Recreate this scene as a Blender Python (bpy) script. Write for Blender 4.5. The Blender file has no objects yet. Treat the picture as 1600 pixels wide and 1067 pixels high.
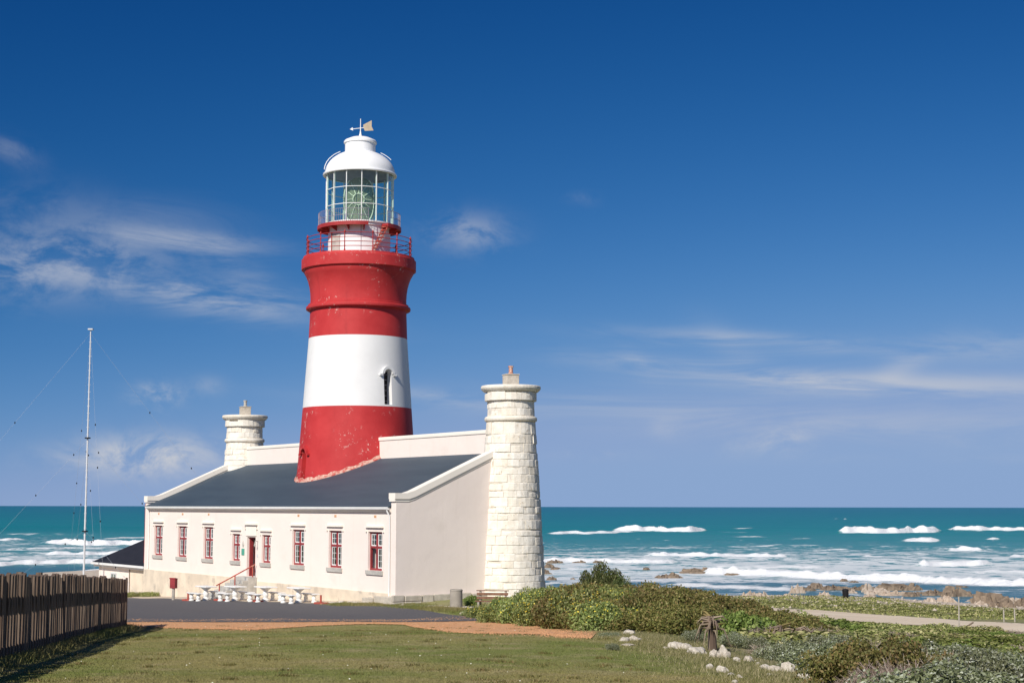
import bpy, bmesh, math, random
import numpy as np
from mathutils import Vector, Matrix, Quaternion
R = math.radians
random.seed(7); np.random.seed(7)
scene = bpy.context.scene
COL = scene.collection

# ------------------------------------------------------------------ camera
F_PX, HZ, CAMZ = 2500.0, 791.0, 11.5           # metres; sea level is z = 0
PITCH = math.atan((HZ - 533.5) / F_PX)
cam_d = bpy.data.cameras.new('camera')
cam_d.sensor_width = 36.0
cam_d.lens = 36.0 * F_PX / 1600.0
cam_d.clip_start = 0.5
cam_d.clip_end = 90000.0
cam = bpy.data.objects.new('camera', cam_d)
COL.objects.link(cam)
cam.location = (0, 0, CAMZ)
cam.rotation_euler = (R(90) + PITCH, R(-0.10), 0)
scene.camera = cam

# ------------------------------------------------------------------ sun and sky
SUN_EL = R(37)
SUN_AZ = math.atan2(-0.45, -0.893)               # compass: 0 = +Y, positive towards +X
sdir = Vector((math.sin(SUN_AZ) * math.cos(SUN_EL), math.cos(SUN_AZ) * math.cos(SUN_EL), math.sin(SUN_EL)))
sun_d = bpy.data.lights.new('sun', 'SUN')
sun_d.energy = 5.0
sun_d.angle = R(0.53)
sun_d.color = (1.0, 0.94, 0.85)
sun = bpy.data.objects.new('sun', sun_d)
COL.objects.link(sun)
sun.rotation_euler = sdir.to_track_quat('Z', 'Y').to_euler()
sun.location = (-40, -40, 60)

scene.view_settings.view_transform = 'Standard'
scene.view_settings.look = 'None'
scene.view_settings.exposure = 0.0
scene.view_settings.gamma = 1.0
scene.view_settings.use_curve_mapping = False


class NT:
    """small helper for node trees"""
    def __init__(self, tree):
        self.t = tree
        tree.nodes.clear()

    def n(self, typ, **kw):
        nd = self.t.nodes.new(typ)
        for k, v in kw.items():
            setattr(nd, k, v)
        return nd

    def put(self, sock, v):
        if v is None:
            return
        if isinstance(v, bpy.types.NodeSocket):
            self.t.links.new(v, sock)
        else:
            if isinstance(v, (tuple, list)) and sock.type == 'RGBA' and len(v) == 3:
                v = (*v, 1.0)
            sock.default_value = v

    def m(self, op, a, b=None, c=None, clamp=False):
        nd = self.n('ShaderNodeMath', operation=op, use_clamp=clamp)
        for i, v in enumerate((a, b, c)):
            if v is not None:
                self.put(nd.inputs[i], v)
        return nd.outputs[0]

    def vm(self, op, a, b=None):
        nd = self.n('ShaderNodeVectorMath', operation=op)
        self.put(nd.inputs[0], a)
        if b is not None:
            self.put(nd.inputs[1], b)
        return nd.outputs[0]

    def mix(self, fac, a, b, blend='MIX'):
        nd = self.n('ShaderNodeMix', data_type='RGBA', blend_type=blend)
        self.put(nd.inputs[0], fac)
        self.put(nd.inputs[6], a)
        self.put(nd.inputs[7], b)
        return nd.outputs[2]

    def noise(self, vec, scale, detail=4.0, rough=0.55, dist=0.0):
        nd = self.n('ShaderNodeTexNoise')
        self.put(nd.inputs['Vector'], vec)
        nd.inputs['Scale'].default_value = scale
        nd.inputs['Detail'].default_value = detail
        nd.inputs['Roughness'].default_value = rough
        nd.inputs['Distortion'].default_value = dist
        return nd.outputs[0]

    def ramp(self, fac, lo, hi, smooth=True):
        nd = self.n('ShaderNodeMapRange', interpolation_type='SMOOTHSTEP' if smooth else 'LINEAR')
        self.put(nd.inputs['Value'], fac)
        nd.inputs['From Min'].default_value = lo
        nd.inputs['From Max'].default_value = hi
        return nd.outputs[0]

    def bump(self, height, strength=0.3, dist=0.02, normal=None):
        nd = self.n('ShaderNodeBump')
        nd.inputs['Strength'].default_value = strength
        nd.inputs['Distance'].default_value = dist
        self.put(nd.inputs['Height'], height)
        if normal is not None:
            self.put(nd.inputs['Normal'], normal)
        return nd.outputs[0]

    def pr(self, color, rough=0.8, normal=None, spec=0.3, metal=0.0, **kw):
        nd = self.n('ShaderNodeBsdfPrincipled')
        self.put(nd.inputs['Base Color'], color)
        self.put(nd.inputs['Roughness'], rough)
        nd.inputs['Specular IOR Level'].default_value = spec
        nd.inputs['Metallic'].default_value = metal
        if normal is not None:
            self.put(nd.inputs['Normal'], normal)
        for k, v in kw.items():
            self.put(nd.inputs[k.replace('_', ' ')], v)
        return nd.outputs[0]

    def out(self, sh):
        o = self.n('ShaderNodeOutputMaterial')
        self.t.links.new(sh, o.inputs['Surface'])


SKY_A, SKY_B = 0.8, 0.25
SKY_G = ((0.0255, 6.2, 2.85), (0.092, 3.08, 4.25), (0.165, 2.24, 6.9))
# world: physical sky, with wisps of cloud laid in by direction
world = bpy.data.worlds.new('World')
scene.world = world
world.use_nodes = True
w = NT(world.node_tree)
sky = w.n('ShaderNodeTexSky', sky_type='NISHITA')
sky.sun_disc = False
sky.sun_elevation = SUN_EL
sky.sun_rotation = SUN_AZ
sky.altitude = 10
sky.air_density = 1.0
sky.dust_density = 0.0
sky.ozone_density = 2.0
geo = w.n('ShaderNodeNewGeometry')
tc = w.n('ShaderNodeTexCoord')
sep = w.n('ShaderNodeSeparateXYZ')
w.put(sep.inputs[0], tc.outputs['Generated'])
dx, dy, dz = sep.outputs
az = w.m('ARCTAN2', dx, dy)
el = w.m('ARCSINE', dz)
uv = w.n('ShaderNodeCombineXYZ')
w.put(uv.inputs[0], az)
w.put(uv.inputs[1], el)
uvv = uv.outputs[0]
# wisps are drawn out along the wind
mp = w.n('ShaderNodeMapping')
w.put(mp.inputs['Vector'], uvv)
mp.inputs['Scale'].default_value = (6.0, 38.0, 1.0)
mp.inputs['Rotation'].default_value = (0, 0, R(6))
n_str = w.noise(mp.outputs[0], 1.0, 11.0, 0.64, 1.1)
mp2 = w.n('ShaderNodeMapping')
w.put(mp2.inputs['Vector'], uvv)
mp2.inputs['Scale'].default_value = (24.0, 38.0, 1.0)
n_puf = w.noise(mp2.outputs[0], 1.0, 11.0, 0.64, 0.4)


def pix_dir(px, py):
    a = (px - 800) / F_PX
    b = (533.5 - py) / F_PX
    c, s = math.cos(PITCH), math.sin(PITCH)
    v = Vector((a, c - b * s, s + b * c)).normalized()
    return math.atan2(v.x, v.y), math.asin(v.z)


def patch(px, py, rx, ry, rot=0.0):
    """soft elliptic weight round one direction of the sky"""
    a0, e0 = pix_dir(px, py)
    da = w.m('SUBTRACT', az, a0)
    de = w.m('SUBTRACT', el, e0)
    c, s = math.cos(R(rot)), math.sin(R(rot))
    u = w.m('MULTIPLY', w.m('ADD', w.m('MULTIPLY', da, c), w.m('MULTIPLY', de, s)), F_PX / rx)
    v = w.m('MULTIPLY', w.m('SUBTRACT', w.m('MULTIPLY', de, c), w.m('MULTIPLY', da, s)), F_PX / ry)
    r2 = w.m('ADD', w.m('MULTIPLY', u, u), w.m('MULTIPLY', v, v))
    return w.m('POWER', 2.718, w.m('MULTIPLY', r2, -1.0))


def cloud_sum(lst, noise_sock, lo, hi):
    tot = None
    for (px, py, rx, ry, rot, d) in lst:
        p = w.m('MULTIPLY', patch(px, py, rx, ry, rot), d)
        tot = p if tot is None else w.m('ADD', tot, p)
    base = w.ramp(noise_sock, lo, hi)
    return w.m('MULTIPLY', tot, base)


puffs = [(80, 415, 150, 46, 4, 0.55), (50, 330, 110, 40, 0, 0.10), (15, 236, 40, 17, -20, 0.20), (730, 364, 60, 28, 0, 0.42),
         (246, 618, 34, 17, 0, 0.75), (325, 604, 26, 14, 0, 0.22), (235, 714, 90, 28, 0, 1.3), (130, 720, 80, 22, 0, 0.2),
         (1045, 668, 30, 17, 0, 0.22), (1222, 685, 42, 18, 0, 0.55), (1150, 698, 45, 14, 0, 0.16), (930, 710, 70, 9, 0, 0.15),
         (1545, 690, 60, 12, 0, 0.14), (915, 310, 30, 10, 0, 0.10)]
wisps = [(290, 377, 110, 15, -3, 0.50), (330, 468, 165, 26, -9, 0.62), (230, 345, 120, 30, 0, 0.14), (380, 430, 90, 24, -25, 0.18),
         (1150, 583, 210, 15, -6, 0.62), (1450, 600, 300, 17, -2, 0.62), (1190, 533, 200, 14, -4, 0.42), (1160, 560, 70, 26, -40, 0.25),
         (1000, 570, 36, 16, -30, 0.3), (1410, 572, 60, 18, 30, 0.3), (1000, 640, 420, 22, -3, 0.24), (1350, 660, 420, 26, 0, 0.22), (700, 622, 90, 9, -8, 0.3),
         (1560, 540, 130, 22, 0, 0.24), (1500, 715, 330, 9, 0, 0.10)]
c1 = cloud_sum(puffs, n_puf, 0.36, 0.63)
c2 = cloud_sum(wisps, n_str, 0.34, 0.64)
# the same thin cloud goes on round the rest of the sky
away = w.ramp(w.m('ABSOLUTE', az), 0.42, 0.75)
low = w.m('MULTIPLY', w.ramp(el, 0.0, 0.06), w.m('SUBTRACT', 1.0, w.ramp(el, 0.25, 0.6)))
c3 = w.m('MULTIPLY', w.m('MULTIPLY', away, low), w.m('MULTIPLY', w.ramp(n_str, 0.42, 0.75), 0.4))
cl = w.m('ADD', w.m('ADD', c1, c2), c3, clamp=True)
# clear polar air: the horizon stays blue, so the sky is read a little above the true line of sight
svec = w.n('ShaderNodeCombineXYZ')
w.put(svec.inputs[0], dx)
w.put(svec.inputs[1], dy)
w.put(svec.inputs[2], w.m('MULTIPLY_ADD', w.m('MAXIMUM', dz, 0.0), SKY_A, SKY_B))
w.t.links.new(w.vm('NORMALIZE', svec.outputs[0]), sky.inputs[0])
ssep = w.n('ShaderNodeSeparateColor')
w.put(ssep.inputs[0], sky.outputs[0])
scmb = w.n('ShaderNodeCombineColor')
for i_, (k_, p_, c_) in enumerate(SKY_G):      # deep, polarised tone of the photograph
    w.put(scmb.inputs[i_], w.m('SMOOTH_MIN', w.m('MULTIPLY', w.m('POWER', ssep.outputs[i_], p_), k_), c_, 0.5 * c_))
skyc = scmb.outputs[0]
skym = w.mix(cl, skyc, (6.0, 6.3, 7.0, 1))
bg = w.n('ShaderNodeBackground')
w.put(bg.inputs['Color'], skym)
bg.inputs['Strength'].default_value = 0.09
wo = w.n('ShaderNodeOutputWorld')
w.t.links.new(bg.outputs[0], wo.inputs['Surface'])

# ------------------------------------------------------------------ pixel to place
CP, SP = math.cos(PITCH), math.sin(PITCH)


def ray(px, py):
    a = (px - 800) / F_PX
    b = (533.5 - py) / F_PX
    return np.array([a, CP - b * SP, SP + b * CP])


def at(px, py, Y):
    d = ray(px, py)
    d = d / d[1] * Y
    return Vector((d[0], d[1], CAMZ + d[2]))


# ------------------------------------------------------------------ terrain height
ctrl = np.array([
    (0, 0, -1.5), (-15, 0, -1.5), (15, 0, -2.0), (0, 24, -2.62), (-9, 28, -2.8), (-12, 51, -3.89), (0, 51, -3.88), (5, 40, -3.37),
    (7, 24, -2.75), (-22, 40, -3.5), (-14, 58, -4.2), (0, 58, -4.2), (-5.8, 74, -4.6), (-16, 85.5, -5.0), (-10.4, 79, -4.78),
    (-22, 98, -5.55), (-28, 104, -5.8), (-5, 100, -5.0), (-15, 115, -6.0), (-0.2, 79.6, -4.35), (3, 75, -4.5), (6, 62, -4.35),
    (10, 53, -4.3), (12, 62, -4.8), (10.5, 30, -3.5), (14, 40, -4.4), (19, 55, -5.6), (24, 80, -6.9), (14, 85, -6.2), (5, 95, -5.9),
    (27.6, 115, -7.95), (19.9, 138, -8.45), (32.6, 102, -7.45), (60, 85, -6.9), (36.9, 200, -10.95), (58.6, 176, -11.2), (20, 205, -11.3),
    (5, 215, -11.6), (-10, 200, -10.6), (-10, 240, -11.9), (-45, 240, -11.2), (-68, 284, -11.1), (-60, 262, -11.0), (-84, 262, -11.8),
    (-40, 200, -9.7), (-80, 200, -9.4), (-80, 100, -6.6), (-45, 90, -5.4), (-60, 50, -3.4), (-60, 0, -2.0), (60, 0, -4.5), (60, 50, -6.0),
    (100, 80, -7.4), (100, 150, -11.2), (150, 140, -11.9), (40, 262, -14), (-60, 350, -15), (120, 230, -14.5), (0, 290, -14.5),
    (-150, 340, -14), (-150, 200, -9), (-150, 0, -1.5), (150, 0, -7), (45, 150, -9.6), (25, 165, -9.9), (70, 140, -9.6)], float)
SC = 60.0


def _phi(r2):
    return np.where(r2 > 1e-12, 0.5 * r2 * np.log(np.maximum(r2, 1e-12)), 0.0)


_P = ctrl[:, :2] / SC
_n = len(_P)
_K = _phi(((_P[:, None, :] - _P[None, :, :]) ** 2).sum(-1)) + np.eye(_n) * 2e-4
_A = np.zeros((_n + 3, _n + 3))
_A[:_n, :_n] = _K
_A[:_n, _n] = 1
_A[:_n, _n + 1:] = _P
_A[_n, :_n] = 1
_A[_n + 1:, :_n] = _P.T
_W = np.linalg.solve(_A, np.concatenate([ctrl[:, 2], np.zeros(3)]))


def hgt(x, y):
    x = np.asarray(x, float)
    y = np.asarray(y, float)
    sh = x.shape
    q = np.stack([x.ravel(), y.ravel()], -1) / SC
    o = np.empty(len(q))
    for i in range(0, len(q), 20000):
        b = q[i:i + 20000]
        k = _phi(((b[:, None, :] - _P[None, :, :]) ** 2).sum(-1))
        o[i:i + 20000] = k @ _W[:_n] + _W[_n] + b @ _W[_n + 1:]
    z = o.reshape(sh) + CAMZ
    z = z + 0.025 * np.sin(x * 0.9 + 0.6 * np.sin(y * 0.35)) * np.sin(y * 0.55 + 1.3)
    return np.maximum(z, -3.5)


def gz(x, y):
    return float(hgt(np.array([x]), np.array([y]))[0])


_T = np.concatenate([np.arange(12, 130, 0.25), np.arange(130, 330, 1.0)])


def ground(px, py):
    """where the sight line through a pixel of the photograph meets the ground"""
    d = ray(px, py)
    d = d / d[1]
    z = CAMZ + d[2] * _T
    g = np.maximum(hgt(d[0] * _T, _T), 0.0)
    i = np.argmax(z < g)
    if z[i] >= g[i]:
        i = len(_T) - 1
    t = _T[i]
    return Vector((d[0] * t, t, float(g[i])))


# ------------------------------------------------------------------ mesh helpers
class MB:
    def __init__(self):
        self.v, self.f, self.s = [], [], []

    def add(self, vs, fs, smooth=False):
        o = len(self.v)
        self.v += [tuple(p) for p in vs]
        self.f += [tuple(i + o for i in f) for f in fs]
        self.s += [smooth] * len(fs)

    def box(self, lo, hi, M=None):
        (x0, y0, z0), (x1, y1, z1) = lo, hi
        vs = [(x0, y0, z0), (x1, y0, z0), (x1, y1, z0), (x0, y1, z0), (x0, y0, z1), (x1, y0, z1), (x1, y1, z1), (x0, y1, z1)]
        if M is not None:
            vs = [M @ Vector(p) for p in vs]
        self.add(vs, [(0, 3, 2, 1), (4, 5, 6, 7), (0, 1, 5, 4), (1, 2, 6, 5), (2, 3, 7, 6), (3, 0, 4, 7)])
        return self

    def prism(self, poly, a0, a1, axis='x'):
        """polygon in the two other axes, extruded along one axis"""
        n = len(poly)

        def pt(p, a):
            if axis == 'x':
                return (a, p[0], p[1])
            if axis == 'y':
                return (p[0], a, p[1])
            return (p[0], p[1], a)
        vs = [pt(p, a0) for p in poly] + [pt(p, a1) for p in poly]
        fs = [tuple(range(n))[::-1], tuple(range(n, 2 * n))]
        fs += [(i, (i + 1) % n, n + (i + 1) % n, n + i) for i in range(n)]
        self.add(vs, fs)
        return self

    def lathe(self, prof, n=48, c=(0, 0), a0=0.0, a1=2 * math.pi, smooth=True, cap=True):
        full = abs(a1 - a0 - 2 * math.pi) < 1e-6
        k = n if full else n + 1
        vs = []
        for (r, z) in prof:
            for i in range(k):
                a = a0 + (a1 - a0) * i / n
                vs.append((c[0] + r * math.cos(a), c[1] + r * math.sin(a), z))
        fs = []
        m = len(prof)
        for j in range(m - 1):
            for i in range(n):
                i2 = (i + 1) % k
                fs.append((j * k + i, j * k + i2, (j + 1) * k + i2, (j + 1) * k + i))
        self.add(vs, fs, smooth)
        if cap and full:
            o = len(self.v) - len(vs)
            self.f.append(tuple(o + i for i in range(k))[::-1])
            self.f.append(tuple(o + (m - 1) * k + i for i in range(k)))
            self.s += [False, False]
        return self

    def ring(self, prof, n=48, c=(0, 0), a0=0.0, a1=2 * math.pi, smooth=False):
        """closed profile swept round an axis"""
        full = abs(a1 - a0 - 2 * math.pi) < 1e-6
        k = n if full else n + 1
        m = len(prof)
        vs = []
        for i in range(k):
            a = a0 + (a1 - a0) * i / n
            for (r, z) in prof:
                vs.append((c[0] + r * math.cos(a), c[1] + r * math.sin(a), z))
        fs = []
        for i in range(n):
            i2 = (i + 1) % k
            for j in range(m):
                j2 = (j + 1) % m
                fs.append((i * m + j, i2 * m + j, i2 * m + j2, i * m + j2))
        if not full:
            fs.append(tuple(range(m)))
            fs.append(tuple((k - 1) * m + j for j in range(m))[::-1])
        self.add(vs, fs, smooth)
        return self

    def tube(self, pts, r, n=6, closed=False, cap=True):
        pts = [Vector(p) for p in pts]
        k = len(pts)
        rr = r if isinstance(r, (list, tuple)) else [r] * k
        vs = []
        up = Vector((0, 0, 1))
        for i, p in enumerate(pts):
            if closed:
                t = pts[(i + 1) % k] - pts[i - 1]
            else:
                t = pts[min(i + 1, k - 1)] - pts[max(i - 1, 0)]
            t.normalize()
            a = t.cross(up)
            if a.length < 1e-3:
                a = t.cross(Vector((0, 1, 0)))
            a.normalize()
            b = t.cross(a)
            for j in range(n):
                q = 2 * math.pi * j / n
                vs.append(p + a * (rr[i] * math.cos(q)) + b * (rr[i] * math.sin(q)))
        fs = []
        for i in range(k if closed else k - 1):
            i2 = (i + 1) % k
            for j in range(n):
                j2 = (j + 1) % n
                fs.append((i * n + j, i2 * n + j, i2 * n + j2, i * n + j2))
        if cap and not closed:
            fs.append(tuple(range(n)))
            fs.append(tuple((k - 1) * n + j for j in range(n))[::-1])
        self.add(vs, fs, True)
        return self

    def mesh(self, name, mat):
        me = bpy.data.meshes.new(name)
        me.from_pydata(self.v, [], self.f)
        me.polygons.foreach_set('use_smooth', self.s)
        bm = bmesh.new()
        bm.from_mesh(me)
        bmesh.ops.recalc_face_normals(bm, faces=bm.faces)
        bm.to_mesh(me)
        bm.free()
        if any(self.s):
            me.set_sharp_from_angle(angle=R(32))
        if mat:
            me.materials.append(mat)
        return me

    def build(self, name, mat, parent=None, bevel=0.0, loc=None):
        o = link(name, self.mesh(name, mat), parent, loc)
        if bevel:
            b = o.modifiers.new('bevel', 'BEVEL')
            b.width = bevel
            b.segments = 2
            b.limit_method = 'ANGLE'
        return o


def link(name, me, parent=None, loc=None):
    o = bpy.data.objects.new(name, me)
    COL.objects.link(o)
    if parent is not None:
        o.parent = parent
    if loc is not None:
        o.location = loc
    return o


def tag(o, label=None, cat=None, group=None, kind=None):
    if label:
        o['label'] = label
    if cat:
        o['category'] = cat
    if group:
        o['group'] = group
    if kind:
        o['kind'] = kind
    return o


def thing(name, loc, rz=0.0, label=None, cat=None, group=None):
    o = bpy.data.objects.new(name, None)
    COL.objects.link(o)
    o.location = loc
    o.rotation_euler = (0, 0, rz)
    o.empty_display_size = 0.3
    return tag(o, label, cat, group)


def np_mesh(name, V, Fq, mat=None, smooth=False):
    """fast mesh from numpy: V (n,3), Fq (m,k)"""
    me = bpy.data.meshes.new(name)
    k = Fq.shape[1]
    me.vertices.add(len(V))
    me.vertices.foreach_set('co', np.ascontiguousarray(V, np.float32).ravel())
    me.loops.add(Fq.size)
    me.loops.foreach_set('vertex_index', np.ascontiguousarray(Fq, np.int32).ravel())
    me.polygons.add(len(Fq))
    me.polygons.foreach_set('loop_start', np.arange(0, Fq.size, k, dtype=np.int32))
    if smooth:
        me.polygons.foreach_set('use_smooth', np.ones(len(Fq), bool))
    me.update()
    me.validate()
    if mat:
        me.materials.append(mat)
    return me


# ------------------------------------------------------------------ materials
def new_mat(name):
    m = bpy.data.materials.new(name)
    m.use_nodes = True
    return m, NT(m.node_tree)


def painted(name, col, var=0.08, scale=1.2, rough=0.7, bump=0.12, bscale=18, spec=0.3, dirt=None, dirt_amt=0.0, dirt_lo=0.55, dirt_scale=2.0, obj_rand=0.0):
    m, t = new_mat(name)
    tc = t.n('ShaderNodeTexCoord').outputs['Object']
    nz = t.noise(tc, scale, 5)
    c = t.mix(t.ramp(nz, 0.3, 0.7), tuple(x * (1 - var) for x in col), tuple(min(1, x * (1 + var)) for x in col))
    if obj_rand:
        oi = t.n('ShaderNodeObjectInfo').outputs['Random']
        v = t.m('MULTIPLY_ADD', oi, 2 * obj_rand, 1 - obj_rand)
        hs = t.n('ShaderNodeHueSaturation')
        t.put(hs.inputs['Color'], c)
        t.put(hs.inputs['Value'], v)
        c = hs.outputs[0]
    if dirt:
        dn = t.noise(tc, dirt_scale, 8, 0.65)
        c = t.mix(t.m('MULTIPLY', t.ramp(dn, dirt_lo, dirt_lo + 0.12), dirt_amt), c, dirt)
    bn = t.noise(tc, bscale, 6, 0.6)
    t.out(t.pr(c, rough, t.bump(bn, bump, 0.02), spec))
    return m


M = {}
M['cream'] = painted('cream limewash plaster', (0.83, 0.745, 0.665), 0.025, 0.5, 0.85, 0.12, 9, dirt=(0.66, 0.58, 0.48), dirt_amt=0.25, dirt_lo=0.6, dirt_scale=0.35)
M['plinth'] = painted('weathered tan plaster', (0.70, 0.60, 0.47), 0.12, 0.9, 0.9, 0.35, 7, dirt=(0.46, 0.40, 0.33), dirt_amt=0.7, dirt_lo=0.54, dirt_scale=1.1)
def m_plaster():
    m, t = new_mat('cream limewash plaster with drip stains')
    tc = t.n('ShaderNodeTexCoord').outputs['Object']
    c = t.mix(t.ramp(t.noise(tc, 0.5, 5), 0.3, 0.7), (0.825, 0.725, 0.655), (0.850, 0.752, 0.680))
    mp = t.n('ShaderNodeMapping')
    t.put(mp.inputs['Vector'], tc)
    mp.inputs['Scale'].default_value = (2.2, 2.2, 0.16)
    st_ = t.ramp(t.noise(mp.outputs[0], 1.0, 8, 0.68), 0.54, 0.76)
    c = t.mix(t.m('MULTIPLY', st_, 0.22), c, (0.58, 0.50, 0.40))
    bl_ = t.ramp(t.noise(tc, 0.55, 7, 0.62), 0.55, 0.72)
    c = t.mix(t.m('MULTIPLY', bl_, 0.22), c, (0.64, 0.56, 0.47))
    sp_ = t.ramp(t.noise(tc, 9, 8, 0.7), 0.66, 0.72)
    c = t.mix(t.m('MULTIPLY', sp_, 0.25), c, (0.5, 0.43, 0.36))
    b = t.bump(t.noise(tc, 7, 7, 0.6), 0.22, 0.02)
    b = t.bump(t.noise(tc, 0.8, 4), 0.35, 0.08, b)
    t.out(t.pr(c, 0.88, b, 0.2))
    return m


M['cream'] = m_plaster()
M['coping'] = painted('cream coping', (0.86, 0.80, 0.71), 0.03, 0.6, 0.8, 0.1, 9, dirt=(0.6, 0.54, 0.45), dirt_amt=0.35, dirt_lo=0.6, dirt_scale=0.8)
M['whitepaint'] = painted('white gloss paint', (0.80, 0.80, 0.78), 0.04, 1.5, 0.45, 0.05, 20)
M['concrete_white'] = painted('white painted concrete', (0.80, 0.79, 0.76), 0.06, 2.5, 0.75, 0.15, 25)
M['redtrim'] = painted('red joinery paint', (0.29, 0.042, 0.045), 0.15, 2.0, 0.5, 0.08, 25)
M['redrail'] = painted('red iron paint', (0.36, 0.035, 0.035), 0.15, 2.0, 0.5, 0.08, 25)
M['rustred'] = painted('faded red paint', (0.42, 0.085, 0.06), 0.2, 3.0, 0.7, 0.2, 25, dirt=(0.5, 0.3, 0.22), dirt_amt=0.6)
M['greystone'] = painted('grey sill stone', (0.45, 0.43, 0.39), 0.15, 3.0, 0.9, 0.3, 15)
M['concrete'] = painted('bare concrete', (0.36, 0.32, 0.27), 0.12, 3.0, 0.9, 0.4, 30, dirt=(0.24, 0.21, 0.18), dirt_amt=0.6)
M['dark'] = painted('dark interior', (0.02, 0.018, 0.016), 0.1, 3.0, 0.8)
M['green'] = painted('green plaque', (0.10, 0.36, 0.26), 0.05, 3.0, 0.5)
M['brick'] = painted('terracotta vent', (0.62, 0.36, 0.20), 0.15, 5.0, 0.9)
M['darkroof'] = painted('charcoal annexe roof', (0.022, 0.022, 0.027), 0.15, 2.0, 0.6)
M['pot'] = painted('worn terracotta pot', (0.50, 0.24, 0.17), 0.2, 6.0, 0.9, 0.2, 25, dirt=(0.66, 0.60, 0.52), dirt_amt=0.9, dirt_lo=0.5, dirt_scale=6.0)
M['galv'] = painted('galvanised steel', (0.62, 0.63, 0.64), 0.06, 4.0, 0.45)
M['wire'] = painted('grey wire', (0.42, 0.45, 0.50), 0.05, 4.0, 0.6)
M['black'] = painted('black ceramic', (0.012, 0.012, 0.014), 0.1, 4.0, 0.5)
M['brass'] = painted('pale brass frame', (0.80, 0.79, 0.68), 0.1, 4.0, 0.5)
M['mesh_grey'] = painted('mauve grey railing', (0.34, 0.30, 0.36), 0.08, 4.0, 0.6)
M['drum'] = painted('white painted drum', (0.82, 0.82, 0.81), 0.03, 1.2, 0.6, 0.08, 14, dirt=(0.5, 0.42, 0.33), dirt_amt=0.35, dirt_lo=0.64, dirt_scale=1.6)
M['dome'] = painted('white painted dome', (0.83, 0.83, 0.83), 0.02, 1.2, 0.5, 0.04, 14, dirt=(0.52, 0.46, 0.38), dirt_amt=0.3, dirt_lo=0.66, dirt_scale=2.2)
M['vane'] = painted('tan vane sheet', (0.50, 0.40, 0.28), 0.1, 4.0, 0.6)
M['wood'] = painted('weathered bench wood', (0.20, 0.105, 0.065), 0.25, 6.0, 0.85, 0.4, 30)
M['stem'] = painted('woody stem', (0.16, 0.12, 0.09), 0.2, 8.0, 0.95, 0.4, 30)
M['postwood'] = painted('grey post', (0.40, 0.36, 0.31), 0.15, 6.0, 0.9, 0.3, 30)


def m_red():
    m, t = new_mat('red lighthouse paint')
    tc = t.n('ShaderNodeTexCoord').outputs['Object']
    nz = t.noise(tc, 0.8, 6)
    c = t.mix(t.ramp(nz, 0.3, 0.7), (0.44, 0.030, 0.032), (0.52, 0.044, 0.045))
    # flaking patches with pale plaster below, in clusters
    big = t.ramp(t.noise(tc, 0.42, 3), 0.49, 0.64)
    fl = t.ramp(t.noise(tc, 4.0, 9, 0.74), 0.585, 0.615)
    f2 = t.m('MULTIPLY', fl, big)
    c = t.mix(t.m('MULTIPLY', f2, 0.85), c, (0.66, 0.50, 0.44))
    mp = t.n('ShaderNodeMapping')
    t.put(mp.inputs['Vector'], tc)
    mp.inputs['Scale'].default_value = (2.2, 2.2, 0.22)
    st = t.ramp(t.noise(mp.outputs[0], 1.0, 6, 0.6), 0.56, 0.75)
    c = t.mix(t.m('MULTIPLY', st, 0.30), c, (0.27, 0.022, 0.026))
    b = t.bump(t.noise(tc, 11, 6), 0.14, 0.03)
    b = t.bump(f2, -0.5, 0.01, b)
    t.out(t.pr(c, 0.62, b, 0.25))
    return m


def m_towerwhite():
    m, t = new_mat('white lighthouse paint')
    tc = t.n('ShaderNodeTexCoord').outputs['Object']
    c = t.mix(t.ramp(t.noise(tc, 0.7, 5), 0.3, 0.7), (0.74, 0.735, 0.72), (0.79, 0.785, 0.77))
    mp = t.n('ShaderNodeMapping')
    t.put(mp.inputs['Vector'], tc)
    mp.inputs['Scale'].default_value = (1.6, 1.6, 0.3)
    st = t.ramp(t.noise(mp.outputs[0], 1.2, 8, 0.7), 0.57, 0.78)
    c = t.mix(t.m('MULTIPLY', st, 0.35), c, (0.52, 0.50, 0.46))
    sp = t.ramp(t.noise(tc, 7, 9, 0.7), 0.66, 0.70)
    c = t.mix(t.m('MULTIPLY', sp, 0.5), c, (0.45, 0.42, 0.38))
    t.out(t.pr(c, 0.6, t.bump(t.noise(tc, 9, 6), 0.12, 0.03), 0.3))
    return m


def m_limestone(name, c1, c2, stain, joint=False):
    m, t = new_mat(name)
    tc = t.n('ShaderNodeTexCoord').outputs['Object']
    oi = t.n('ShaderNodeObjectInfo').outputs['Random']
    off = t.n('ShaderNodeCombineXYZ')
    t.put(off.inputs[0], t.m('MULTIPLY', oi, 37.0))
    p = t.vm('ADD', tc, off.outputs[0])
    nz = t.noise(p, 2.6, 7, 0.62)
    c = t.mix(t.ramp(nz, 0.28, 0.72), c1, c2)
    c = t.mix(t.m('MULTIPLY', t.ramp(oi, 0.55, 1.0, False), 0.30), c, stain)
    sp = t.ramp(t.noise(p, 3.6, 9, 0.74), 0.57, 0.66)
    c = t.mix(t.m('MULTIPLY', sp, 0.6), c, (0.42, 0.31, 0.19))
    pk = t.ramp(t.noise(p, 6.0, 6, 0.7), 0.66, 0.70)
    c = t.mix(t.m('MULTIPLY', pk, 0.7), c, (0.20, 0.15, 0.10))
    pit = t.noise(p, 16, 8, 0.7)
    b = t.bump(pit, 0.45, 0.03)
    b = t.bump(nz, 0.5, 0.06, b)
    t.out(t.pr(c, 0.9, b, 0.2))
    return m


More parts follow.
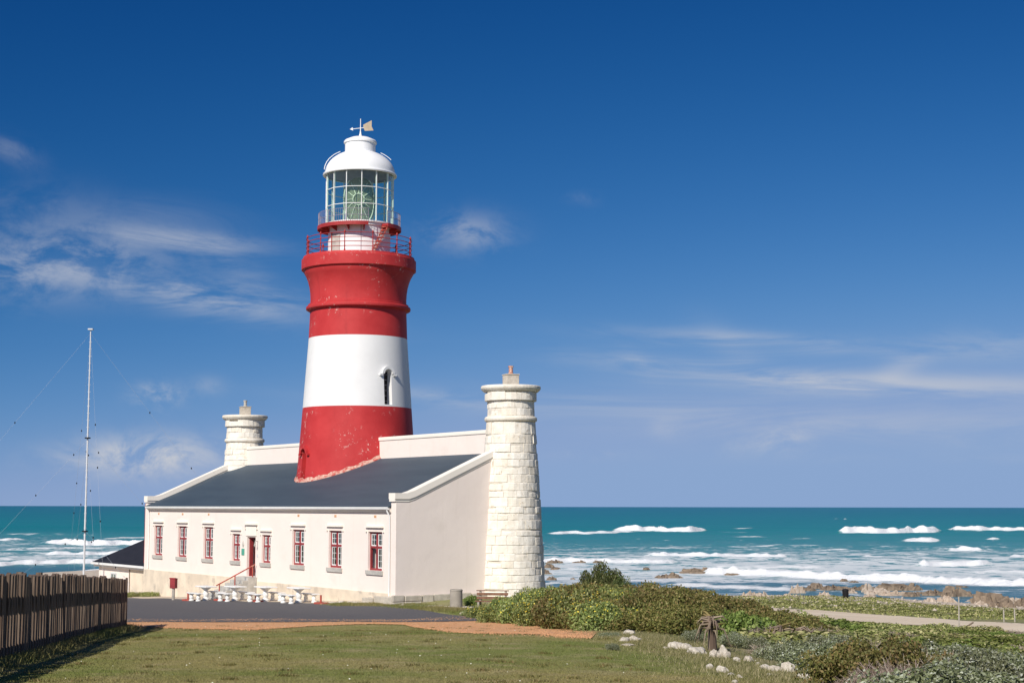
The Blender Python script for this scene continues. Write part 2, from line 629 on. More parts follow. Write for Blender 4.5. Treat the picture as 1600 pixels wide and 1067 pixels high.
M['red'] = m_red()
M['towerwhite'] = m_towerwhite()
M['lime'] = m_limestone('whitewashed limestone block', (0.74, 0.68, 0.58), (0.86, 0.82, 0.74), (0.70, 0.60, 0.45))
M['limegrey'] = m_limestone('grey limestone block', (0.42, 0.38, 0.32), (0.62, 0.56, 0.47), (0.40, 0.33, 0.25))
M['mortar'] = painted('lime mortar', (0.70, 0.64, 0.55), 0.15, 3.0, 0.95, 0.5, 18)
M['whiterock'] = m_limestone('pale limestone boulder', (0.42, 0.37, 0.30), (0.66, 0.61, 0.53), (0.46, 0.37, 0.27))
M['pebble'] = painted('shore pebble', (0.50, 0.43, 0.35), 0.2, 0.3, 0.9)
M['pinkrock'] = m_limestone('pinkish shore rock', (0.33, 0.26, 0.20), (0.54, 0.46, 0.38), (0.38, 0.27, 0.18))
M['brownrock'] = m_limestone('brown shore rock', (0.13, 0.10, 0.075), (0.28, 0.215, 0.155), (0.20, 0.15, 0.10))


def m_worn():
    m, t = new_mat('worn flashing')
    tc = t.n('ShaderNodeTexCoord').outputs['Object']
    k = t.ramp(t.noise(tc, 3.5, 8, 0.7), 0.42, 0.58)
    c = t.mix(k, (0.46, 0.10, 0.08), (0.62, 0.42, 0.34))
    t.out(t.pr(c, 0.9, t.bump(t.noise(tc, 20, 5), 0.4, 0.02), 0.2))
    return m


M['worn'] = m_worn()


def m_roof():
    m, t = new_mat('blue grey roof sheeting')
    tc = t.n('ShaderNodeTexCoord').outputs['Object']
    mp = t.n('ShaderNodeMapping')
    t.put(mp.inputs['Vector'], tc)
    mp.inputs['Scale'].default_value = (0.25, 1.2, 1.2)
    nz = t.noise(mp.outputs[0], 1.0, 7, 0.6)
    c = t.mix(t.ramp(nz, 0.3, 0.7), (0.044, 0.066, 0.090), (0.055, 0.080, 0.106))
    c = t.mix(t.m('MULTIPLY', t.ramp(t.noise(tc, 6, 8, 0.7), 0.6, 0.7), 0.25), c, (0.12, 0.13, 0.14))
    t.out(t.pr(c, 0.65, t.bump(t.noise(tc, 14, 5), 0.15, 0.02), 0.3))
    return m


M['roof'] = m_roof()


def m_glass(name, tint, gloss):
    m, t = new_mat(name)
    tr = t.n('ShaderNodeBsdfTransparent')
    tr.inputs[0].default_value = (*tint, 1)
    gl = t.n('ShaderNodeBsdfGlossy')
    gl.inputs['Roughness'].default_value = 0.03
    gl.inputs['Color'].default_value = (0.95, 0.97, 1, 1)
    lw = t.n('ShaderNodeLayerWeight')
    lw.inputs['Blend'].default_value = 0.5
    f = t.m('MULTIPLY_ADD', t.m('POWER', lw.outputs['Facing'], 4.0), 0.5, gloss, clamp=True)
    mx = t.n('ShaderNodeMixShader')
    t.put(mx.inputs[0], f)
    t.t.links.new(tr.outputs[0], mx.inputs[1])
    t.t.links.new(gl.outputs[0], mx.inputs[2])
    t.out(mx.outputs[0])
    return m


M['pane'] = m_glass('lantern glass', (0.90, 0.97, 0.93), 0.035)
M['winpane'] = m_glass('window glass', (0.75, 0.80, 0.80), 0.10)


def m_lens():
    m, t = new_mat('fresnel lens glass')
    tc = t.n('ShaderNodeTexCoord').outputs['Object']
    tr = t.n('ShaderNodeBsdfTransparent')
    tr.inputs[0].default_value = (0.80, 0.84, 0.70, 1)
    wv = t.n('ShaderNodeTexWave', wave_type='BANDS', bands_direction='Z')
    t.put(wv.inputs['Vector'], tc)
    wv.inputs['Scale'].default_value = 5.0
    b = t.bump(wv.outputs[1], 0.8, 0.03)
    p = t.pr((0.52, 0.52, 0.36), 0.12, b, 0.9)
    mx = t.n('ShaderNodeMixShader')
    mx.inputs[0].default_value = 0.5
    t.t.links.new(tr.outputs[0], mx.inputs[1])
    t.t.links.new(p, mx.inputs[2])
    t.out(mx.outputs[0])
    return m


M['lens'] = m_lens()


def m_fence():
    m, t = new_mat('weathered fence board')
    tc = t.n('ShaderNodeTexCoord').outputs['Object']
    oi = t.n('ShaderNodeObjectInfo').outputs['Random']
    mp = t.n('ShaderNodeMapping')
    t.put(mp.inputs['Vector'], tc)
    mp.inputs['Scale'].default_value = (14, 14, 1.2)
    off = t.n('ShaderNodeCombineXYZ')
    t.put(off.inputs[2], t.m('MULTIPLY', oi, 50.0))
    p = t.vm('ADD', mp.outputs[0], off.outputs[0])
    nz = t.noise(p, 1.0, 7, 0.65)
    c = t.mix(t.ramp(nz, 0.3, 0.7), (0.085, 0.060, 0.045), (0.22, 0.165, 0.125))
    c = t.mix(t.m('MULTIPLY', oi, 0.35), c, (0.12, 0.07, 0.045))
    t.out(t.pr(c, 0.9, t.bump(nz, 0.5, 0.02), 0.2))
    return m


M['fence'] = m_fence()


def m_leaf(name, cols, rough=0.6, trans=0.25):
    """each leaf its own tint"""
    m, t = new_mat(name)
    g = t.n('ShaderNodeNewGeometry')
    rnd = g.outputs['Random Per Island']
    oi = t.n('ShaderNodeObjectInfo').outputs['Random']
    cr = t.n('ShaderNodeValToRGB')
    e = cr.color_ramp.elements
    for i, (p, c) in enumerate(cols):
        el_ = e[i] if i < 2 else e.new(p)
        el_.position = p
        el_.color = (*c, 1)
    t.put(cr.inputs[0], rnd)
    hs = t.n('ShaderNodeHueSaturation')
    t.put(hs.inputs['Color'], cr.outputs[0])
    t.put(hs.inputs['Value'], t.m('MULTIPLY_ADD', oi, 0.4, 0.8))
    t.put(hs.inputs['Hue'], t.m('MULTIPLY_ADD', oi, 0.03, 0.485))
    p = t.pr(hs.outputs[0], rough, None, 0.3)
    tl = t.n('ShaderNodeBsdfTranslucent')
    t.put(tl.inputs['Color'], hs.outputs[0])
    mx = t.n('ShaderNodeMixShader')
    mx.inputs[0].default_value = trans
    t.t.links.new(p, mx.inputs[1])
    t.t.links.new(tl.outputs[0], mx.inputs[2])
    t.out(mx.outputs[0])
    return m


M['leaf_olive'] = m_leaf('olive fynbos leaf', [(0.0, (0.107, 0.125, 0.032)), (0.6, (0.205, 0.197, 0.053)), (0.85, (0.285, 0.205, 0.081)), (1.0, (0.356, 0.321, 0.125))])
M['leaf_dark'] = m_leaf('dark evergreen leaf', [(0.0, (0.060, 0.085, 0.022)), (0.6, (0.105, 0.135, 0.038)), (1.0, (0.20, 0.20, 0.08))])
M['leaf_green'] = m_leaf('green daisy bush leaf', [(0.0, (0.118, 0.162, 0.046)), (0.6, (0.226, 0.270, 0.072)), (1.0, (0.432, 0.450, 0.198))])
M['leaf_bright'] = m_leaf('bright green leaf', [(0.0, (0.10, 0.145, 0.03)), (0.7, (0.20, 0.255, 0.055)), (1.0, (0.32, 0.35, 0.12))])
M['leaf_silver'] = m_leaf('silver grey leaf', [(0.0, (0.11, 0.13, 0.055)), (0.5, (0.20, 0.215, 0.105)), (0.8, (0.30, 0.32, 0.20)), (1.0, (0.58, 0.60, 0.50))])
M['leaf_dry'] = m_leaf('dry pinkish twig', [(0.0, (0.17, 0.125, 0.095)), (0.6, (0.33, 0.26, 0.20)), (1.0, (0.48, 0.41, 0.34))], 0.9, 0.1)
M['flower_y'] = m_leaf('yellow flower', [(0.0, (0.70, 0.52, 0.03)), (1.0, (0.85, 0.72, 0.15))], 0.7, 0.2)
M['flower_w'] = m_leaf('cream flower', [(0.0, (0.70, 0.68, 0.55)), (1.0, (0.85, 0.82, 0.72))], 0.7, 0.2)
M['aloe'] = m_leaf('dry aloe leaf', [(0.0, (0.12, 0.085, 0.060)), (1.0, (0.30, 0.23, 0.17))], 0.9, 0.1)
M['grass'] = None
M['tallgrass'] = m_leaf('rough verge grass', [(0.0, (0.103, 0.115, 0.034)), (0.5, (0.218, 0.196, 0.081)), (1.0, (0.483, 0.402, 0.253))], 0.8, 0.3)
M['coastgreen'] = m_leaf('low coast plant', [(0.0, (0.140, 0.170, 0.050)), (0.6, (0.280, 0.300, 0.090)), (1.0, (0.560, 0.500, 0.260))], 0.8, 0.2)


def m_ground():
    m, t = new_mat('ground cover')
    tc = t.n('ShaderNodeTexCoord').outputs['Object']
    at_ = t.n('ShaderNodeAttribute', attribute_name='zone')
    sp = t.n('ShaderNodeSeparateColor')
    t.put(sp.inputs[0], at_.outputs['Color'])
    lawn, sand, scrub = sp.outputs
    n1 = t.noise(tc, 0.16, 4)
    n2 = t.noise(tc, 0.9, 6, 0.65)
    n3 = t.noise(tc, 9.0, 8, 0.7)
    g = t.mix(t.ramp(n1, 0.36, 0.64), (0.20, 0.225, 0.064), (0.315, 0.273, 0.11))
    g = t.mix(t.m('MULTIPLY', t.ramp(n2, 0.45, 0.70), 0.6), g, (0.39, 0.32, 0.18))
    g = t.mix(t.m('MULTIPLY', t.ramp(n3, 0.45, 0.75), 0.35), g, (0.12, 0.13, 0.05))
    # coast: patches of low green plants on sandy soil
    n4 = t.noise(tc, 0.13, 6, 0.6)
    n5 = t.noise(tc, 0.7, 7, 0.65)
    s = t.mix(t.ramp(n5, 0.35, 0.65), (0.145, 0.165, 0.060), (0.290, 0.255, 0.150))
    s = t.mix(t.m('MULTIPLY', t.ramp(n4, 0.50, 0.68), 0.55), s, (0.26, 0.28, 0.09))
    s = t.mix(t.m('MULTIPLY', t.ramp(n3, 0.50, 0.75), 0.5), s, (0.30, 0.25, 0.18))
    c = t.mix(lawn, s, g)
    pb = t.mix(t.ramp(n5, 0.3, 0.7), (0.46, 0.38, 0.29), (0.66, 0.58, 0.48))
    pb = t.mix(t.ramp(n3, 0.5, 0.7), pb, (0.30, 0.23, 0.17))
    k = t.ramp(t.m('ADD', sand, t.m('MULTIPLY', t.m('SUBTRACT', n2, 0.5), 0.9)), 0.4, 0.62)
    c = t.mix(k, c, pb)
    b = t.bump(n3, 0.6, 0.05)
    b = t.bump(n2, 0.4, 0.15, b)
    t.out(t.pr(c, 0.95, b, 0.1))
    return m


def m_granular(name, c1, c2, c3, s1, bumpd=0.02, fleck=None, big=None):
    m, t = new_mat(name)
    tc = t.n('ShaderNodeTexCoord').outputs['Object']
    a = t.noise(tc, s1, 8, 0.75)
    b_ = t.noise(tc, 0.35, 5)
    c = t.mix(t.ramp(a, 0.3, 0.7), c1, c2)
    c = t.mix(t.m('MULTIPLY', t.ramp(b_, 0.4, 0.7), 0.5), c, c3)
    if fleck:
        c = t.mix(t.m('MULTIPLY', t.ramp(t.noise(tc, s1 * 0.6, 9, 0.8), 0.64, 0.69), 0.8), c, fleck)
    if big:
        mp = t.n('ShaderNodeMapping')
        t.put(mp.inputs['Vector'], tc)
        mp.inputs['Scale'].default_value = (0.10, 0.9, 1.0)
        mp.inputs['Rotation'].default_value = (0, 0, R(18))
        c = t.mix(t.m('MULTIPLY', t.ramp(t.noise(mp.outputs[0], 1.0, 5), 0.45, 0.7), 0.5), c, big)
    t.out(t.pr(c, 0.9, t.bump(a, 0.6, bumpd), 0.15))
    return m


M['ground'] = m_ground()


def m_grass():
    m, t = new_mat('mown grass blade')
    tc = t.n('ShaderNodeTexCoord').outputs['Object']
    rnd = t.n('ShaderNodeNewGeometry').outputs['Random Per Island']
    n1 = t.ramp(t.noise(tc, 0.16, 4), 0.36, 0.64)
    n2 = t.ramp(t.noise(tc, 0.9, 6, 0.65), 0.45, 0.70)
    c = t.mix(n1, (0.205, 0.235, 0.066), (0.325, 0.283, 0.115))
    c = t.mix(t.m('MULTIPLY', n2, 0.6), c, (0.41, 0.335, 0.19))
    v = t.m('MULTIPLY_ADD', rnd, 0.7, 0.62)
    hs = t.n('ShaderNodeHueSaturation')
    t.put(hs.inputs['Color'], c)
    t.put(hs.inputs['Value'], v)
    p = t.pr(hs.outputs[0], 0.8, None, 0.15)
    tl = t.n('ShaderNodeBsdfTranslucent')
    t.put(tl.inputs['Color'], hs.outputs[0])
    mx = t.n('ShaderNodeMixShader')
    mx.inputs[0].default_value = 0.35
    t.t.links.new(p, mx.inputs[1])
    t.t.links.new(tl.outputs[0], mx.inputs[2])
    t.out(mx.outputs[0])
    return m


M['grass'] = m_grass()
M['asphalt'] = m_granular('worn asphalt', (0.085, 0.082, 0.086), (0.150, 0.145, 0.148), (0.125, 0.118, 0.118), 14, 0.01, fleck=(0.34, 0.30, 0.26))
M['gravel'] = m_granular('orange gravel', (0.52, 0.25, 0.115), (0.78, 0.46, 0.25), (0.66, 0.38, 0.20), 9, 0.03, fleck=(0.75, 0.62, 0.48))
M['court'] = m_granular('trodden pale earth', (0.46, 0.38, 0.29), (0.64, 0.55, 0.44), (0.50, 0.42, 0.32), 4, 0.03, fleck=(0.30, 0.28, 0.15))
M['dirt'] = m_granular('pale dirt road', (0.64, 0.54, 0.40), (0.78, 0.68, 0.53), (0.70, 0.56, 0.40), 5, 0.02, big=(0.44, 0.32, 0.22))


def m_sea():
    m, t = new_mat('sea water')
    tc = t.n('ShaderNodeTexCoord').outputs['Object']
    a = t.n('ShaderNodeAttribute', attribute_name='foam')
    sp = t.n('ShaderNodeSeparateColor')
    t.put(sp.inputs[0], a.outputs['Color'])
    solid, web, deep = sp.outputs
    near = a.outputs['Alpha']

    def st(sx, sy, rot=4):
        mp = t.n('ShaderNodeMapping')
        t.put(mp.inputs['Vector'], tc)
        mp.inputs['Scale'].default_value = (sx, sy, 1)
        mp.inputs['Rotation'].default_value = (0, 0, R(rot))
        return mp.outputs[0]
    big = t.noise(st(0.006, 0.016), 1.0, 5)
    c = t.mix(deep, (0.005, 0.215, 0.225), (0.010, 0.125, 0.190))
    c = t.mix(t.m('MULTIPLY', t.ramp(big, 0.35, 0.7), 0.45), c, (0.012, 0.245, 0.250))
    shore = t.m('MULTIPLY', t.ramp(web, 0.0, 0.8), 0.55)
    c = t.mix(shore, c, (0.13, 0.32, 0.36))
    c = t.mix(t.m('MULTIPLY', near, 0.7), c, (0.085, 0.175, 0.25))
    # lacy foam left by the breakers
    wn = t.noise(st(0.075, 0.085), 1.0, 8, 0.68, 1.6)
    wn2 = t.noise(st(0.35, 0.45), 1.0, 7, 0.7, 0.8)
    lace = t.m('ADD', t.m('MULTIPLY', wn, 0.6), t.m('MULTIPLY', wn2, 0.4))
    thr = t.m('SUBTRACT', 0.72, t.m('MULTIPLY', web, 0.30))
    lf = t.ramp(t.m('SUBTRACT', lace, thr), 0.0, 0.06)
    lf = t.m('MULTIPLY', lf, t.ramp(web, 0.02, 0.25))
    # white caps far out
    cap = t.ramp(t.noise(st(0.03, 0.11), 1.0, 6, 0.62), 0.745, 0.775)
    lf = t.m('MAXIMUM', t.m('MULTIPLY', lf, 0.78), t.m('MULTIPLY', cap, 0.6))
    edge = t.m('MULTIPLY', t.m('SUBTRACT', t.noise(st(0.16, 0.22), 1.0, 9, 0.75), 0.5), 1.7)
    sf = t.ramp(t.m('ADD', solid, t.m('MULTIPLY', edge, t.ramp(solid, 0.02, 0.25))), 0.18, 0.66)
    foam = t.m('MAXIMUM', sf, lf)
    rip = t.noise(st(0.30, 0.9), 1.0, 9, 0.72)
    b = t.bump(rip, 0.75, 1.1)
    wat = t.pr(c, 0.30, b, 0.14)
    fm = t.pr((0.80, 0.82, 0.83), 0.9, t.bump(t.noise(st(0.5, 0.8), 1.0, 8, 0.7), 0.6, 0.6), 0.1)
    mx = t.n('ShaderNodeMixShader')
    t.put(mx.inputs[0], foam)
    t.t.links.new(wat, mx.inputs[1])
    t.t.links.new(fm, mx.inputs[2])
    t.out(mx.outputs[0])
    return m


M['sea'] = m_sea()

# ------------------------------------------------------------------ ground sheet
def spaced(segs):
    out = [segs[0][0]]
    for (a, b, s) in segs:
        n = max(1, int(round((b - a) / s)))
        out += [a + (b - a) * (i + 1) / n for i in range(n)]
    return np.array(out)


gx = spaced([(-260, -60, 8), (-60, -30, 2), (-30, 45, 0.6), (45, 90, 2), (90, 260, 8)])
gy = spaced([(-60, 0, 5), (0, 20, 1.5), (20, 110, 0.6), (110, 300, 2.5), (300, 380, 8)])
GX, GY = np.meshgrid(gx, gy)
GZ = hgt(GX, GY)
V = np.stack([GX.ravel(), GY.ravel(), GZ.ravel()], -1)
ni, nj = GX.shape
ii, jj = np.meshgrid(np.arange(ni - 1), np.arange(nj - 1), indexing='ij')
q = (ii * nj + jj).ravel()
Fq = np.stack([q, q + 1, q + nj + 1, q + nj], -1)
me = np_mesh('ground', V, Fq, M['ground'], True)

# the lawn ends at the row of white stones
b0 = ground(992, 990)
b1 = ground(1150, 1040)
b2 = ground(1310, 1072)


def lawn_w(x, y):
    xb = np.interp(y, [b2.y - 12, b2.y, b1.y, b0.y], [b2.x + 0.2, b2.x, b1.x, b0.x])
    a = 1 / (1 + np.exp((x - xb) / 0.25))
    return a * (1 / (1 + np.exp((y - 72) / 2.0)))


z_ = V[:, 2]
lw = lawn_w(V[:, 0], V[:, 1])
sand = np.clip((1.6 - z_) / 1.6, 0, 1)
zc = np.stack([lw, sand, 1 - lw, np.ones(len(V))], -1).astype(np.float32)
ca = me.color_attributes.new('zone', 'FLOAT_COLOR', 'POINT')
ca.data.foreach_set('color', zc.ravel())
g_ob = tag(link('ground', me), kind='structure')


def strip(name, lineA, lineB, mat, lift, na=160, nb=14, wob=(0.0, 0.0), seed=0, ground_line=True):
    """sheet between two ground lines (world xy)"""
    rs = np.random.RandomState(seed)

    def res(L, wb):
        L = np.array([(p[0], p[1]) for p in L], float)
        d = np.concatenate([[0], np.cumsum(np.hypot(*np.diff(L, axis=0).T))])
        s = np.linspace(0, d[-1], na)
        x = np.interp(s, d, L[:, 0])
        y = np.interp(s, d, L[:, 1])
        k = 12
        for _ in range(3):
            x[1:-1] = (x[:-2] + x[1:-1] * 2 + x[2:]) / 4
            y[1:-1] = (y[:-2] + y[1:-1] * 2 + y[2:]) / 4
        nz = sum(np.sin(s * f + rs.rand() * 6) / (f ** 0.7) for f in (0.5, 1.3, 2.9, 5.3))
        return x, y + nz * wb
    ax, ay = res(lineA, wob[0])
    bx, by = res(lineB, wob[1])
    t = np.linspace(0, 1, nb)[:, None]
    X = ax * (1 - t) + bx * t
    Y = ay * (1 - t) + by * t
    Z = hgt(X, Y) + lift
    V = np.stack([X.ravel(), Y.ravel(), Z.ravel()], -1)
    ii, jj = np.meshgrid(np.arange(nb - 1), np.arange(na - 1), indexing='ij')
    q = (ii * na + jj).ravel()
    Fq = np.stack([q, q + 1, q + na + 1, q + na], -1)
    return tag(link(name, np_mesh(name, V, Fq, mat, True)), kind='structure')


HA = R(123.62)
HX, HY = -5.69, 76.0
EU = Vector((math.cos(HA), math.sin(HA), 0))
EV = Vector((math.sin(HA), -math.cos(HA), 0))


def gl(*pts):
    return [ground(*p)[:2] for p in pts]


asph_front = [(-75, 56)] + gl((60, 975), (200, 974), (400, 973.5), (600, 973), (700, 972), (764, 970.5))
asph_back = [(-80, 98)] + gl((60, 932.5), (200, 935.5), (300, 938.5), (400, 941.5), (500, 943.5), (605, 947), (660, 954), (700, 961), (764, 970))
strip('asphalt_road', asph_front, asph_back, M['asphalt'], 0.034, wob=(0.05, 0.06), seed=1, nb=40, na=260)
fc_wall = [(HX + EU.x * u_ - EV.x * 0.03, HY + EU.y * u_ - EV.y * 0.03) for u_ in np.linspace(48, -0.6, 16)]
strip('forecourt', asph_back[:7], fc_wall, M['court'], 0.022, wob=(0.0, 0.0), seed=8, nb=12, na=120)
grav_front = [(-60, 51.5)] + gl((150, 981), (230, 981), (330, 984), (400, 985.5), (480, 979.5), (580, 975.6), (630, 976.5), (690, 986), (760, 990.5), (840, 991), (880, 995), (925, 997))
grav_back = [(-62, 60)] + gl((150, 971), (230, 971), (330, 971), (400, 971), (480, 971), (580, 970.5), (630, 970.5), (690, 970), (764, 968), (815, 975), (880, 984), (935, 988))
strip('gravel_path', grav_front, grav_back, M['gravel'], 0.02, wob=(0.10, 0.0), seed=2, nb=16, na=240)
rd_a = gl((1130, 941), (1165, 947.5), (1230, 951), (1330, 957), (1450, 964.5), (1600, 975.5)) + [(58, 92), (95, 78)]
rd_b = gl((1130, 948), (1165, 953), (1230, 962.5), (1330, 969.5), (1450, 978), (1600, 986)) + [(55, 84), (93, 69)]
strip('dirt_road', rd_b, rd_a, M['dirt'], 0.05, wob=(0.5, 0.5), seed=3, nb=14, na=160)
vp = gl((1200, 960), (1240, 968), (1290, 976))
strip('sand_bank', gl((1175, 958), (1235, 971), (1300, 982)), gl((1190, 952), (1260, 962), (1345, 969)), M['dirt'], 0.03, wob=(0.3, 0.2), seed=5, nb=8, na=50)

# ------------------------------------------------------------------ sea
def make_sea():
    sx = np.concatenate([np.linspace(-2.2, -0.40, 60)[:-1], np.linspace(-0.40, 0.40, 560), np.linspace(0.40, 2.2, 60)[1:]])
    Yr = np.concatenate([np.arange(115, 230, 2.5), np.arange(230, 480, 1.2), np.arange(480, 900, 2.0), np.geomspace(900, 5000, 60)[:-1], np.geomspace(5000, 64000, 14)])
    off = CAMZ * F_PX / Yr
    S, Y = np.meshgrid(sx, Yr)
    X = S * Y
    O = np.meshgrid(sx, off)[1]
    PX = 800 + S * F_PX * 1.005
    PY = HZ + O
    rs = np.random.RandomState(4)

    def nz(x, f, ph):
        return np.sin(x * f + ph) + 0.6 * np.sin(x * f * 2.3 + ph * 2.1) + 0.4 * np.sin(x * f * 5.1 + ph * 3.7)
    Z = 0.16 * np.sin(Y * 0.16 + 0.5 * np.sin(X * 0.03)) + 0.12 * np.sin(Y * 0.31 + X * 0.07) + 0.25 * np.sin(Y * 0.055 + X * 0.011) * np.clip((Y - 250) / 150, 0, 1)
    solid = np.zeros_like(X)
    # breakers: px from, px to, row of the foot (left, right), height in px, strength
    br = [(846, 1000, 833, 832, 5, .8), (950, 1112, 828, 829, 10, 1), (1298, 1478, 832, 829, 11, 1), (1470, 1720, 827, 827, 8, .95),
          (1398, 1478, 844.5, 843, 7, .95), (1530, 1572, 843, 843, 7, .9), (1466, 1545, 859, 858, 7, .9), (1000, 1240, 867, 870, 7, .85),
          (1418, 1556, 882, 879, 10, 1), (830, 1070, 877, 878, 9, .75), (1330, 1396, 868, 869, 4, .6), (1085, 1720, 893, 917, 13, 1),
          (1040, 1250, 912, 919, 3, .7), (1285, 1345, 811, 811, 2.5, .7), (1560, 1690, 867, 867, 5, .7), (1240, 1420, 876, 877, 4, .5),
          (-120, 52, 845, 845, 5, .85), (62, 300, 850, 853, 10, 1), (-60, 60, 862, 861, 4, .6), (60, 330, 868, 868, 7, .95),
          (-150, 190, 886, 878, 7, .9), (104, 200, 895, 891, 2.5, .8), (20, 180, 857, 858, 4, .5), (-420, -140, 840, 846, 9, .9), (1780, 2100, 850, 846, 10, .9),
          (-700, -300, 872, 880, 8, .9), (1800, 2400, 905, 915, 11, .9), (240, 620, 860, 872, 8, .8), (600, 860, 846, 850, 8, .8), (1120, 1290, 853, 852, 3, .45),
          (880, 960, 864, 862, 3, .5), (1130, 1210, 838, 838, 2.5, .5), (1220, 1280, 842, 841, 2.5, .45), (1000, 1090, 856, 855, 3, .5), (1250, 1340, 858, 857, 3, .5), (1380, 1460, 864, 863, 3.5, .5),
          (1100, 1300, 884, 886, 5, .6), (860, 1000, 888, 890, 4, .55), (1500, 1640, 892, 893, 5, .6), (930, 1100, 905, 907, 3, .55), (1130, 1190, 824, 824, 2, .5), (-40, 40, 873, 874, 4, .6), (0, 120, 836, 837, 2.5, .45), (150, 260, 842, 841, 3, .5)]
    for k, (x0, x1, ya, yb, hp, st) in enumerate(br):
        t = (PX - x0) / (x1 - x0)
        foot = ya + (yb - ya) * np.clip(t, -.1, 1.1) + nz(PX, 0.03, k * 1.7) * 0.5
        ends = np.clip(np.minimum(t, 1 - t) * (x1 - x0) / 26.0, 0, 1)
        ends = ends * ends * (3 - 2 * ends)
        depth = CAMZ * F_PX / np.maximum(foot - HZ, 5)
        hm = hp * depth / F_PX * (0.9 + 0.09 * nz(PX, 0.05, k * 2.3) + 0.05 * nz(PX, 0.31, k))
        # a real ridge of water: steep towards the land, long behind
        wid = np.maximum(hm * 1.2, np.where(depth > 480, 5.0, 2.6))
        dd = Y - depth
        prof = np.where(dd < 0, np.exp(-(dd / (wid * 0.45)) ** 2), np.exp(-(dd / (wid * 3.2)) ** 2))
        Z = np.maximum(Z, hm * 0.82 * prof * ends * min(1, st + .15) + Z * 0.3)
        fp = np.where(dd < 0, np.exp(-(dd / (wid * 1.25)) ** 2), np.exp(-(dd / (wid * 2.4)) ** 2))
        solid = np.maximum(solid, fp * ends * st)
    yy = PY
    web = np.interp(yy, [800, 824, 836, 848, 860, 872, 886, 902, 912, 925, 950], [0, .12, .32, .52, .74, .88, .98, .95, .72, .66, .6])
    left = np.clip((300 - PX) / 200, 0, 1)
    webl = np.interp(yy, [800, 826, 836, 846, 856, 870, 882, 888, 896, 940], [0, .02, .45, .62, .78, .82, .70, .30, .25, .3])
    web = web * (1 - left) + webl * left
    calm = np.clip((PX - 1240) / 60, 0, 1) * np.clip((1380 - PX) / 60, 0, 1)
    deep = np.interp(yy, [791, 796, 806, 822, 845, 925], [1.0, .9, .55, .2, .0, .0])
    rough = rs.normal(size=Z.shape)
    for _ in range(2):
        rough[:, 1:-1] = (rough[:, :-2] + rough[:, 1:-1] + rough[:, 2:]) / 2.2
        rough[1:-1] = (rough[:-2] + rough[1:-1] + rough[2:]) / 2.2
    Z = Z + np.clip(solid - 0.25, 0, 1) * np.clip(Y / 500, 0.4, 1.4) * 0.38 * rough
    lift_near = np.clip((Y - 150) / 30, 0, 1)
    Z = Z * lift_near
    V = np.stack([X.ravel(), Y.ravel(), Z.ravel()], -1)
    ni, nj = X.shape
    ii, jj = np.meshgrid(np.arange(ni - 1), np.arange(nj - 1), indexing='ij')
    q = (ii * nj + jj).ravel()
    Fq = np.stack([q, q + 1, q + nj + 1, q + nj], -1)
    me = np_mesh('sea', V, Fq, M['sea'], True)
    ca = me.color_attributes.new('foam', 'FLOAT_COLOR', 'POINT')
    near = np.interp(yy, [896, 908, 930], [0, 1, 1]) * (1 - left) + np.interp(yy, [880, 888, 930], [0, 1, 1]) * left
    c = np.stack([solid.ravel(), web.ravel(), deep.ravel(), near.ravel()], -1).astype(np.float32)
    ca.data.foreach_set('color', c.ravel())
    return tag(link('sea', me), kind='structure')


make_sea()

# ------------------------------------------------------------------ keepers' house
BASE = CAMZ - 4.6                              # local z = 0
U0, U1, DEP = -0.55, 31.75, 6.57


def hz(zrel):
    return zrel + CAMZ - BASE


EAVE = hz(-0.06)
RIDGE = hz(2.72)
PTOP = hz(3.84)
house = thing('keepers_house', (HX, HY, BASE), HA, 'long cream plastered house with blue grey roof and red windows round the striped tower', 'house')
# local frame: x along the facade (away from the camera), y outwards, z up


def wall_grid(u0, u1, z0, z1, holes, y0, y1):
    """wall panel between y0 (inside) and y1 (outside) with rectangular openings and their reveals"""
    us = sorted({u0, u1, *[h[0] for h in holes], *[h[1] for h in holes]})
    zs = sorted({z0, z1, *[h[2] for h in holes], *[h[3] for h in holes]})

    def solid(i, j):
        if i < 0 or j < 0 or i >= len(us) - 1 or j >= len(zs) - 1:
            return None
        u, z = (us[i] + us[i + 1]) / 2, (zs[j] + zs[j + 1]) / 2
        return not any(h[0] < u < h[1] and h[2] < z < h[3] for h in holes)
    mb = MB()
    for i in range(len(us) - 1):
        for j in range(len(zs) - 1):
            if not solid(i, j):
                continue
            a, b, c, d = us[i], us[i + 1], zs[j], zs[j + 1]
            mb.add([(a, y1, c), (b, y1, c), (b, y1, d), (a, y1, d)], [(0, 3, 2, 1)])
            mb.add([(a, y0, c), (b, y0, c), (b, y0, d), (a, y0, d)], [(0, 1, 2, 3)])
            for (di, dj, p, q_) in ((-1, 0, (a, c), (a, d)), (1, 0, (b, d), (b, c)), (0, -1, (b, c), (a, c)), (0, 1, (a, d), (b, d))):
                if not solid(i + di, j + dj):
                    mb.add([(p[0], y0, p[1]), (q_[0], y0, q_[1]), (q_[0], y1, q_[1]), (p[0], y1, p[1])], [(0, 1, 2, 3)])
    return mb


big_w = [(c - 0.70, c + 0.70, hz(-3.06), hz(-1.22)) for c in (1.58, 5.72, 9.90, 21.75, 25.72, 29.62)]
small_w = [(c - 0.55, c + 0.55, hz(-3.06), hz(-1.56)) for c in (13.82, 17.80)]
door_h = (15.18, 16.30, hz(-3.86), hz(-1.70))
holes = big_w + small_w + [door_h]
wall_grid(U0 + 0.45, U1 - 0.45, -2.0, EAVE, holes, -0.45, 0.0).build('front_wall', M['cream'], house)
# gable walls with their raking top
slope = (RIDGE - EAVE) / (DEP + 0.2)


